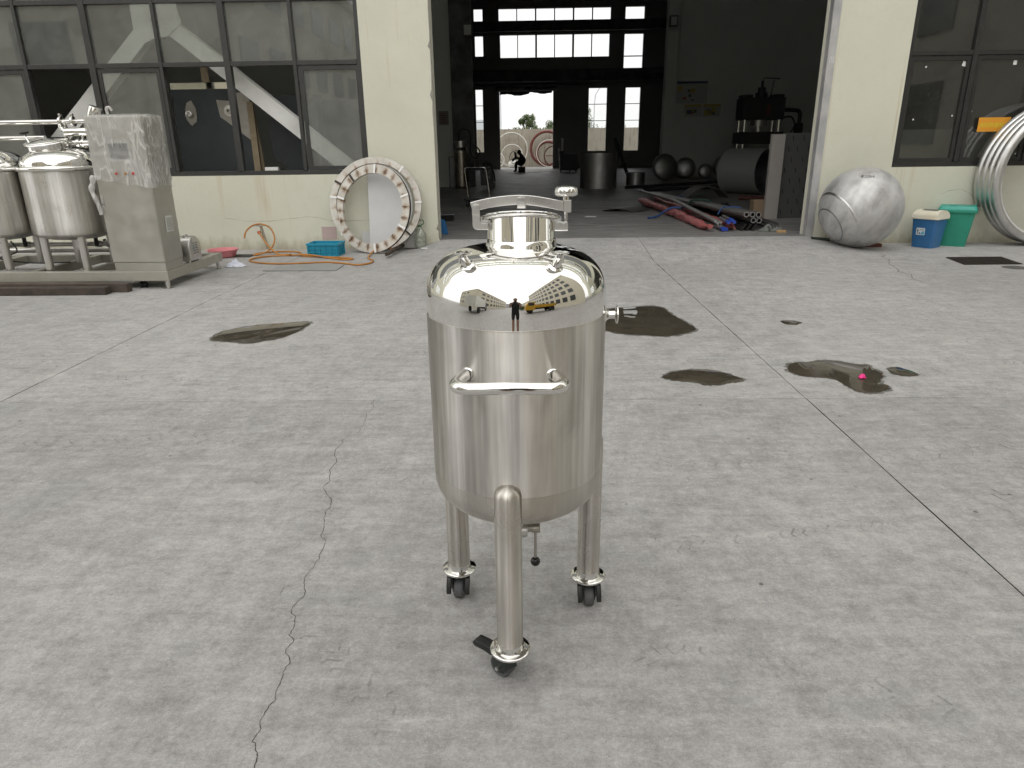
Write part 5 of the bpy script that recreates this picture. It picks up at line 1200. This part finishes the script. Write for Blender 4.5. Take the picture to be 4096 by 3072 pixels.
wl = thing('welding_set', 'black wheeled welding set with bright fittings behind the trolley', 'welder', (-1.36, 24.6, HF))
MB().box(-.22, .20, -.2, .2, .12, .70).build('case', MBLACK, wl, 0, .02)
for s in (-1, 1): MB().lathe([(0, -.03), (.11, -.03), (.12, 0), (.11, .03), (0, .03)], 24, T(.16, s * .2, .12) @ RX(90)).build('wheel', MBLACK, wl, 40)
MB().tube(smoothpath([(-.15, -.2, .7), (-.05, -.22, .86), (.12, -.22, .80), (.24, -.2, .5), (.26, -.2, .25)], 5), .035, 8).build('cable', MBLACK, wl, 60)
MB().box(-.1, .0, -.23, -.205, .5, .62).box(.04, .1, -.24, -.21, .36, .6).build('fitting', MPOL2, wl, 0, .006)
tr = thing('platform_trolley', 'flat platform trolley with a bright tubular push handle inside the doorway', 'trolley', (-1.20, 17.35, HF))
MB().box(-.30, .32, -.42, .42, .16, .21).build('deck', MBLACK, tr, 0, .01)
MB().tube([(-.265, .38, .20), (-.33, .40, .80)] + [(-.33 + .05 - .05 * math.cos(R(a)), .40, .84 + .05 * math.sin(R(a))) for a in range(10, 95, 20)] + [(.13, .40, .89)] + [(.13 + .05 * math.sin(R(a)), .40, .84 + .05 * math.cos(R(a))) for a in range(10, 95, 20)] + [(.20, .40, .80), (.27, .38, .20)], .016, 10).build('handle', MPOL2, tr, 60)
for x in (-.24, .26):
    for y in (-.34, .34): MB().lathe([(0, -.02), (.07, -.02), (.075, 0), (.07, .02), (0, .02)], 20, T(x, y, .076) @ RY(90)).box(x - .03, x + .03, y - .02, y + .02, .13, .16).build('wheel', MBLACK, tr, 40)
tag(MB().box(-.35, .35, -.2, .2, 0, .02).build('dark_sheet', MDARKST, None, 0, loc=(-1.75, 13.9, HF + .12)), 'thin dark sheet resting inside the left door jamb', 'sheet')
tag(MB().box(-.3, .3, -.15, .15, 0, .12).build('low_box', MBLACK, None, 0, .01, loc=(-1.75, 13.9, HF)), 'low black box under the dark sheet inside the left jamb', 'box')
tag(MB().prism([(-.08, 0), (.07, 0), (.02, .22), (-.06, .24)], .14, Matrix(((1, 0, 0, 0), (0, 0, -1, 0), (0, 1, 0, 0), (0, 0, 0, 1)))).build('blue_bag', mat('blue_plastic_bag', (.02, .14, .36), .5), None, 0, .01, loc=(-1.39, 11.75, HF)), 'small blue plastic bag on the hall floor at the left jamb', 'bag')
# machine, welder and clutter near the rear door
mc = thing('bench_machine', 'dark machine with a tall post right of the rear doorway', 'machine', (2.25, 39.3, HF))
MB().box(-.45, .5, -.3, .3, .1, .95).box(-.5, -.2, -.25, .25, .95, 1.1).build('body', MPR_, mc, 0, .02); MB().cyl(.05, .95, 1.75, 12, T(-.32, 0, 0)).cyl(.035, .6, 1.25, 10, T(-.52, -.3, 0)).build('post', MSAT, mc, 50)
for x in (-.4, .1, .42): MB().box(x - .03, x + .03, -.28, -.22, 0, .1).build('foot', MPR_, mc, 0)
dk = tag(MB().box(-.06, .06, -.05, .05, 0, 1.75, RY(-22)).build('leaning_post', MBORE, None, 0, loc=(3.98, 27.6, HF)), 'dark post leaning in front of the rear windows', 'post')
for k, (x, y, lb, ln) in enumerate(((-.35, 39.2, 'white sheet on the floor under the seated worker', 2.3), (.9, 40.6, 'white sheet on the floor right of the seated worker', 1.4))):
    tag(MB().box(-ln / 2, ln / 2, -.15, .15, 0, .01).build('floor_sheet', MWHITE, None, 0, loc=(x, y, HF + .002)), lb, 'sheet')
crumple('tarp_scrap', 'crumpled grey green tarpaulin scrap at the foot of the right door jamb', 'scrap', (4.02, 11.62, HF), .22, .10, .10, mat('grey_green_tarp', (.10, .11, .10), .7, 0, (.16, .165, .15), 6), 3.3, 18)
tag(MB().box(-.07, .07, -.03, .03, 0, .04).build('wood_block', mat('pale_wood_block', (.42, .27, .13), .8), None, 0, .004, loc=(4.10, 11.36, HF)), 'small pale wood block by the right door jamb', 'block')
crumple('swarf_heap', 'low heap of dark metal swarf behind the grey pipes', 'swarf', (4.25, 15.6, HF), .42, .14, .12, mat('dark_swarf', (.014, .014, .013), .6, .3), 5.1, 22)
# people
def body(name, label, joints, edges, m, loc, rz=0, root=0):
    me = bpy.data.meshes.new(name); me.from_pydata([j[:3] for j in joints], edges, [])
    o = bpy.data.objects.new(name, me); COL.objects.link(o)
    md = o.modifiers.new('skin', 'SKIN'); md.use_smooth_shade = True
    for i, j in enumerate(joints):
        sv = me.skin_vertices[0].data[i]; rr = j[3]; sv.radius = (rr, rr) if not isinstance(rr, tuple) else rr; sv.use_root = i == root
    sb = o.modifiers.new('smooth', 'SUBSURF'); sb.levels = sb.render_levels = 2
    dg = bpy.context.evaluated_depsgraph_get(); m2 = bpy.data.meshes.new_from_object(o.evaluated_get(dg)); bpy.data.objects.remove(o)
    m2.shade_smooth(); m2.materials.clear(); m2.materials.append(m)
    o = bpy.data.objects.new(name, m2); COL.objects.link(o); o.location = loc; o.rotation_euler.z = R(rz)
    return o
MSKIN = mat('skin', (.36, .21, .15), .55); MDKCL = mat('black_clothing', (.012, .012, .013), .85, 0, (.02, .02, .02), 20, .2, 80)
MHAIR = mat('dark_hair', (.012, .010, .009), .6)
# seated worker facing left, bent over the work
wk = thing('person', 'worker in dark clothes sitting bent over in the rear doorway', 'person', (-.30, 40.0, HF))
J = [(.08, 0, .42, .26), (.14, 0, .62, .25), (.07, 0, .84, .23), (-.04, 0, .97, .08), (-.10, 0, 1.03, .08),
     (.0, .11, .42, .12), (-.30, .14, .52, .10), (-.30, .14, .10, .07), (-.42, .14, .05, .055),
     (.0, -.11, .42, .12), (-.28, -.15, .50, .10), (-.29, -.15, .10, .07), (-.41, -.15, .05, .055),
     (.02, .20, .82, .085), (-.10, .24, .60, .068), (-.32, .14, .50, .055), (.02, -.20, .82, .085), (-.12, -.24, .60, .068), (-.34, -.12, .48, .055)]
E_ = [(0, 1), (1, 2), (2, 3), (3, 4), (0, 5), (5, 6), (6, 7), (7, 8), (0, 9), (9, 10), (10, 11), (11, 12), (2, 13), (13, 14), (14, 15), (2, 16), (16, 17), (17, 18)]
o = body('body', '', J, E_, MDKCL, (0, 0, 0)); o.parent = wk
o = MB().sphere((-.11, 0, 1.06), .115, 20, None, 1.15).build('head', MHAIR, wk, 60)
tag(MB().cyl(.20, 0, .30, 16).build('stool', MDKIN, None, 50, loc=(-.27, 40.0, HF)), 'low round stool under the seated worker', 'stool')
fn = thing('standing_fan', 'round cage fan standing behind the seated worker', 'fan', (-.60, 40.9, HF))
MFAN = mat('fan_wire', (.03, .03, .03), .5)
MB().tube([(.36 * math.cos(2 * PI * k / 28), 0, .78 + .36 * math.sin(2 * PI * k / 28)) for k in range(28)], .016, 6, True).build('cage_ring', MFAN, fn, 60)
for k in range(16): MB().tube([(.05 * math.cos(PI * k / 8), -.05, .78 + .05 * math.sin(PI * k / 8)), (.36 * math.cos(PI * k / 8), 0, .78 + .36 * math.sin(PI * k / 8))], .005, 4).build('cage_wire', MFAN, fn, 60)
for k in range(3): MB().box(.02, .30, -.008, .008, -.07, .07, T(0, .04, .78) @ RY(120 * k + 20) @ RX(25)).build('blade', MGREYP, fn, 0)
MB().cyl(.02, 0, .72, 10, T(0, .05, 0)).cyl(.18, 0, .03, 20, T(0, .05, 0)).cyl(.07, 0, .12, 14, T(0, .05, .78) @ RX(-90)).build('stand', MFAN, fn, 45)
# ------------------------------------------------------------------ beyond the rear doorway
MFENCE = None
def fence_mat():
    m = NT('stained_boundary_render'); p = m.vec('World')
    st = m.noise(m.map(p, (5, 5, .5)), 1.2, 6, .65); a = m.noise(p, 1.2, 5, .6)
    c = m.mix(m.ramp(a, .3, .7), (.52, .48, .40), (.42, .38, .31)); c = m.mix(m.ramp(st, .52, .68, 0, .75), c, (.16, .12, .08))
    return m.done(m.pbr(c, .9))
tag(MB().box(-16, 22, 56, 56.25, -.01, 2.75).build('boundary_wall', fence_mat(), None, 0), 'stained boundary wall seen through the rear doorway', 'wall')
def hoop(x, r, tr_, m, y, label):
    o = MB().tube([(r * math.cos(2 * PI * k / 72), 0, r * math.sin(2 * PI * k / 72)) for k in range(72)], tr_, 8, True).build('hoop', m, None, 60, loc=(x, y, r + tr_))
    o.rotation_euler.x = R(-6); return tag(o, label, 'hoop', 'hoops leaning on the boundary wall')
MWH = mat('chalky_white_pipe', (.72, .70, .64), .6); MRO = mat('brown_red_primer', (.19, .055, .04), .75, 0, (.15, .045, .035), 4)
hoop(-1.15, 1.22, .05, MWH, 55.5, 'larger white pipe hoop behind the seated worker')
hoop(-1.10, .80, .04, MWH, 55.0, 'smaller white pipe hoop directly behind the seated worker')
hoop(-2.2, .5, .04, MWH, 54.8, 'small white hoop at the left edge of the rear doorway')
hoop(1.55, 1.22, .10, MRO, 55.4, 'largest red brown steel hoop at the right of the rear doorway')
hoop(1.62, .85, .10, MRO, 54.9, 'inner red brown hoop overlapping the largest one')
hoop(2.05, .72, .05, mat('dark_brown_primer', (.10, .04, .03), .75), 54.5, 'thin dark brown hoop in front of the red ones')
hoop(1.7, .95, .03, MWH, 54.2, 'thin white hoop among the red brown hoops')
o = bpy.data.objects.new('x', None); bpy.data.objects.remove(o)
hb = tag(MB().box(-.9, .9, -.03, .03, -.03, .03).build('cross_bar', MRO, None, 0, loc=(2.35, 54.45, .80)), 'horizontal red brown bar across the thin dark hoop', 'bar')
tag(MB().sphere((0, 0, 0), .45, 20, None, .8).build('white_dome', MWH, None, 60, loc=(-.95, 53.8, .2)), 'white dome lying by the small hoop outside the rear door', 'dome')
def leaf_mat(name, c1, c2):
    m = NT(name); oi = m.n('NewGeometry').outputs['Random Per Island']
    c = m.mix(oi, c1, c2); a = m.pbr(c, .6); t = m.n('BsdfTranslucent', {0: c})
    return m.done(m.n('MixShader', {0: .3, 1: a.outputs[0], 2: t.outputs[0]}))
MLEAF = leaf_mat('green_leaves', (.06, .10, .035), (.13, .17, .06)); MBARK = mat('bark', (.09, .07, .05), .9, 0, (.05, .04, .03), 6, .5, 20)
def tree(x, y, h, cr, label, seed, nl=1500):
    t = thing('tree', label, 'tree', (x, y, 0), 0, 'trees beyond the boundary wall'); rs = random.Random(seed)
    tk = MB().tube([(0, 0, 0), (.05, .02, h * .35), (.12, 0, h * .6), (.1, .05, h * .85)], [.13, .11, .08, .03], 8)
    cl = []
    for k in range(16):
        a = rs.uniform(0, 2 * PI); e = rs.uniform(.15, 1); c = Vector((cr * .72 * e * math.cos(a), cr * .72 * e * math.sin(a), h * rs.uniform(.42, .90)))
        tk.tube([(.08, 0, h * rs.uniform(.35, .55)), tuple(c * .6 + Vector((0, 0, h * .22))), tuple(c)], [.05, .035, .015], 6); cl.append((c, cr * rs.uniform(.28, .48)))
    tk.build('trunk', MBARK, t, 60)
    v = []; f = []
    for k in range(int(nl * 1.6)):
        c, r = rs.choice(cl); d = Vector((rs.gauss(0, 1), rs.gauss(0, 1), rs.gauss(0, .8))).normalized() * r * rs.random() ** .4
        p = c + d; s = rs.uniform(.045, .09); u = Vector((rs.uniform(-1, 1), rs.uniform(-1, 1), rs.uniform(-1, 1))).normalized(); q = u.orthogonal().normalized()
        b = len(v); v += [tuple(p - u * s), tuple(p + q * s * .5), tuple(p + u * s), tuple(p - q * s * .5)]; f.append((b, b + 1, b + 2, b + 3))
    MB().add(v, f).build('crown', MLEAF, t, 0)
tree(.05, 66, 4.5, 1.05, 'tallest round tree above the boundary wall in the rear doorway', 1, 2600)
tree(1.9, 67, 4.2, 1.0, 'tree at the right edge of the rear doorway view', 2, 2200)
tree(-1.3, 65, 3.2, .8, 'low bush like tree left of the tallest one', 3, 1400)
tree(.9, 64, 3.25, .75, 'low yellowish tree between the two taller ones', 4, 1400)
tree(5.2, 68, 5.2, 1.5, 'tree behind the right rear window', 5, 2600)
tree(8.3, 68, 5.0, 1.4, 'tree behind the far right rear window', 6, 2400)
bd_ = thing('distant_shed', 'pale grey shed with a tall pole far behind the boundary wall', 'building', (-4.6, 95, 0))
MSHED = mat('pale_shed_sheet', (.62, .65, .68), .6)
MB().prism([(-3, 0), (2.0, 0), (2.0, 3.1), (.6, 4.6), (-3, 4.6)], 6, Matrix(((1, 0, 0, 0), (0, 0, -1, 0), (0, 1, 0, 0), (0, 0, 0, 1)))).build('wall', MSHED, bd_, 0)
MB().cyl(.35, 0, 14, 16, T(1.0, 2, 0)).build('pole', MSHED, bd_, 50)
lp = thing('street_lamp', 'thin curved street lamp seen through the right rear window', 'lamp', (6.9, 75, 0)); MB().tube(smoothpath([(0, 0, 0), (0, 0, 5.5), (.25, 0, 6.6), (.6, 0, 7.0)], 5), .05, 8).build('pole', MSHED, lp, 60)
MB().box(.5, 1.0, -.1, .1, 6.98, 7.08).build('lamp_head', MSHED, lp, 0)
# ------------------------------------------------------------------ behind the camera (seen mirrored in the polished steel)
MCRM = stucco('cream_block_render', (.64, .60, .49), False)
MWIN = mat('dark_block_window', (.035, .038, .042), .12, 0, (.06, .065, .07), 1.5)
def block(name, label, loc, rz, Lx, Ly, Hh, faces, nrow, sill, rowh, pitch, ww, wh, m=MCRM):
    t = thing(name, label, 'building', loc, rz)
    b = MB().box(0, Lx, 0, Ly, 0, Hh).build('wall', m, t, 0)
    MB().box(-.25, Lx + .25, -.25, Ly + .25, Hh, Hh + .5).build('parapet', m, t, 0)
    for fc in faces:
        L = Ly if fc in 'LR' else Lx; n = int((L - 2) / pitch)
        for k in range(n):
            u = 1.5 + k * pitch
            for j in range(nrow):
                z = sill + j * rowh
                w_ = MB()
                if fc == 'R': w_.box(Lx + .002, Lx + .06, u, u + ww, z, z + wh)
                if fc == 'L': w_.box(-.06, -.002, u, u + ww, z, z + wh)
                if fc == 'F': w_.box(u, u + ww, Ly + .002, Ly + .06, z, z + wh)
                o = w_.build('window', MWIN, t, 0)
    return t
# left row, long facade faces the street (+x); right row faces -x; end block faces the factory
block('warehouse_block', 'long cream warehouse block behind the camera on the left, mirrored in the dome', (-30, -64, 0), 0, 17, 56, 11, 'RF', 3, 1.6, 3.3, 4.0, 2.3, 1.5)
block('office_block', 'tall cream block with a close grid of windows behind the camera on the right', (12.5, -40, 0), 0, 16, 43, 17, 'LF', 5, 1.4, 3.2, 3.0, 1.9, 1.8)
block('workshop_block', 'lower cream workshop block farther back on the right', (13.5, -95, 0), 0, 16, 50, 10.5, 'LF', 3, 1.5, 3.2, 4.2, 2.4, 1.4)
block('end_block', 'pale distant block closing the street behind the camera', (-30, -135, 0), 0, 60, 12, 15, 'F', 5, 1.5, 2.8, 2.6, 1.6, 1.4, mat('pale_grey_block_render', (.52, .54, .55), .85))
# yellow lorry
ly = thing('yellow_lorry', 'yellow flat bed lorry parked behind the camera on the right, mirrored in the dome', 'lorry', (4.6, -6.6, 0), 4)
MYEL = mat('yellow_lorry_paint', (.58, .33, .03), .4, 0, (.50, .28, .025), 4); MTY = mat('tyre_black', (.015, .015, .015), .8)
MB().box(-1.1, 4.0, -1.05, 1.05, .95, 1.08).box(-1.1, 4.0, -1.08, -1.0, 1.08, 1.62).box(-1.1, 4.0, 1.0, 1.08, 1.08, 1.62).box(3.92, 4.0, -.99, .99, 1.08, 1.62).build('bed', MYEL, ly, 0, .01)
cb_ = MB().prism([(-2.9, .55), (-1.25, .55), (-1.25, 2.35), (-2.35, 2.35), (-2.8, 1.6)], 2.1, Matrix(((1, 0, 0, 0), (0, 0, -1, 0), (0, 1, 0, 0), (0, 0, 0, 1))), -1.05).build('cab', MYEL, ly, 0, .05)
for s in (-1, 1): MB().box(-2.45, -1.5, s * 1.056 - .004, s * 1.056 + .004, 1.45, 2.15).build('side_window', MWIN, cb_, 0)
for x in (-2.1, 2.2, 3.1):
    for s in (-1, 1): MB().lathe([(0, -.13), (.40, -.13), (.46, -.08), (.46, .08), (.40, .13), (0, .13)], 28, T(x, s * .88, .46) @ RX(90)).build('wheel', MTY, ly, 40)
MB().box(-1.1, 3.8, -.4, .4, .6, .94).build('chassis', MTY, ly, 0)
# dark tractor unit on the left
lt = thing('parked_lorry', 'dark cab lorry with white box parked behind the camera on the left', 'lorry', (-7.2, -5.6, 0), 68)
MB().box(-1.2, 4.2, -1.1, 1.1, .95, 3.0).build('box_body', MWHITE, lt, 0, .03)
MB().prism([(-3.0, .5), (-1.3, .5), (-1.3, 2.5), (-2.5, 2.5), (-2.95, 1.6)], 2.1, Matrix(((1, 0, 0, 0), (0, 0, -1, 0), (0, 1, 0, 0), (0, 0, 0, 1))), -1.05).build('cab', mat('dark_blue_cab', (.02, .03, .06), .35), lt, 0, .05)
for x in (-2.2, 2.6):
    for s in (-1, 1): MB().lathe([(0, -.13), (.40, -.13), (.46, -.08), (.46, .08), (.40, .13), (0, .13)], 28, T(x, s * .9, .46) @ RX(90)).build('wheel', MTY, lt, 40)
# green shrub row near the lorry
sh_ = thing('shrub', 'round green shrub behind the camera beside the yellow lorry', 'shrub', (2.2, -14, 0)); rs = random.Random(9); v = []; f = []
for k in range(1600):
    d = Vector((rs.gauss(0, 1), rs.gauss(0, 1), rs.gauss(0, 1))).normalized() * rs.random() ** .35; p = Vector((d.x * 1.6, d.y * 1.0, .95 + d.z * .85)); s = .10; u = Vector((rs.uniform(-1, 1), rs.uniform(-1, 1), rs.uniform(-1, 1))).normalized(); q = u.orthogonal().normalized(); b = len(v)
    v += [tuple(p - u * s), tuple(p + q * s * .5), tuple(p + u * s), tuple(p - q * s * .5)]; f.append((b, b + 1, b + 2, b + 3))
MB().add(v, f).build('foliage', MLEAF, sh_, 0); MB().tube([(0, 0, 0), (0, 0, .9)], .06, 8).build('stem', MBARK, sh_, 60)
# the photographer, mirrored in the dome
ph = thing('person', 'photographer in black shirt and shorts, mirrored in the dome', 'person', (-.03, -.42, 0))
J = [(0, 0, .93, .15), (0, .0, 1.12, .14), (0, 0, 1.36, (.17, .13)), (0, .02, 1.50, .055), (0, .05, 1.58, .06),
     (.10, 0, .86, .095), (.105, .0, .62, .085), (-.10, 0, .86, .095), (-.105, 0, .62, .085),
     (.20, .02, 1.40, .06), (.25, .05, 1.15, .048), (-.20, .02, 1.40, .06), (-.25, .05, 1.15, .048)]
E_ = [(0, 1), (1, 2), (2, 3), (3, 4), (0, 5), (5, 6), (0, 7), (7, 8), (2, 9), (9, 10), (2, 11), (11, 12)]
o = body('clothing', '', J, E_, MDKCL, (0, 0, 0)); o.parent = ph
for s in (-1, 1):
    MB().tube([(s * .105, 0, .64), (s * .11, .02, .47), (s * .11, -.02, .30), (s * .112, 0, .08)], [.062, .052, .056, .038], 14).build('leg', MSKIN, ph, 60)
    MB().sphere((0, 0, 0), .05, 14, T(s * .115, .05, .04) @ Matrix.Diagonal((.9, 2.4, .8, 1))).build('shoe', MDKCL, ph, 60)
    MB().tube([(s * .25, .05, 1.16), (s * .20, .20, 1.28), (s * .07, .31, 1.43)], [.044, .038, .028], 12).build('forearm', MSKIN, ph, 60)
    for k in range(4): MB().tube([(s * .07, .31, 1.43), (s * (.055 + .004 * k), .335, 1.445 + .013 * k), (s * .03, .34, 1.45 + .013 * k)], [.012, .009, .007], 6).build('finger', MSKIN, ph, 60)
    MB().tube([(s * .07, .31, 1.43), (s * .06, .30, 1.47), (s * .045, .315, 1.49)], [.013, .010, .008], 6).build('thumb', MSKIN, ph, 60)
MB().sphere((0, .04, 1.66), .095, 20, None, 1.25).build('head', MSKIN, ph, 60)
MB().sphere((0, .015, 1.70), .103, 20, None, 1.05).build('hair', MHAIR, ph, 60)
MB().tube([(0, .13, 1.68), (0, .152, 1.645), (0, .135, 1.635)], [.008, .014, .008], 8).build('nose', MSKIN, ph, 60)
tag(MB().box(-.04, .04, .0, .009, -.08, .08, T(-.03, -.085, 1.47)).build('phone', MBALL, None, 0, .003), 'black phone held up by the photographer', 'phone')
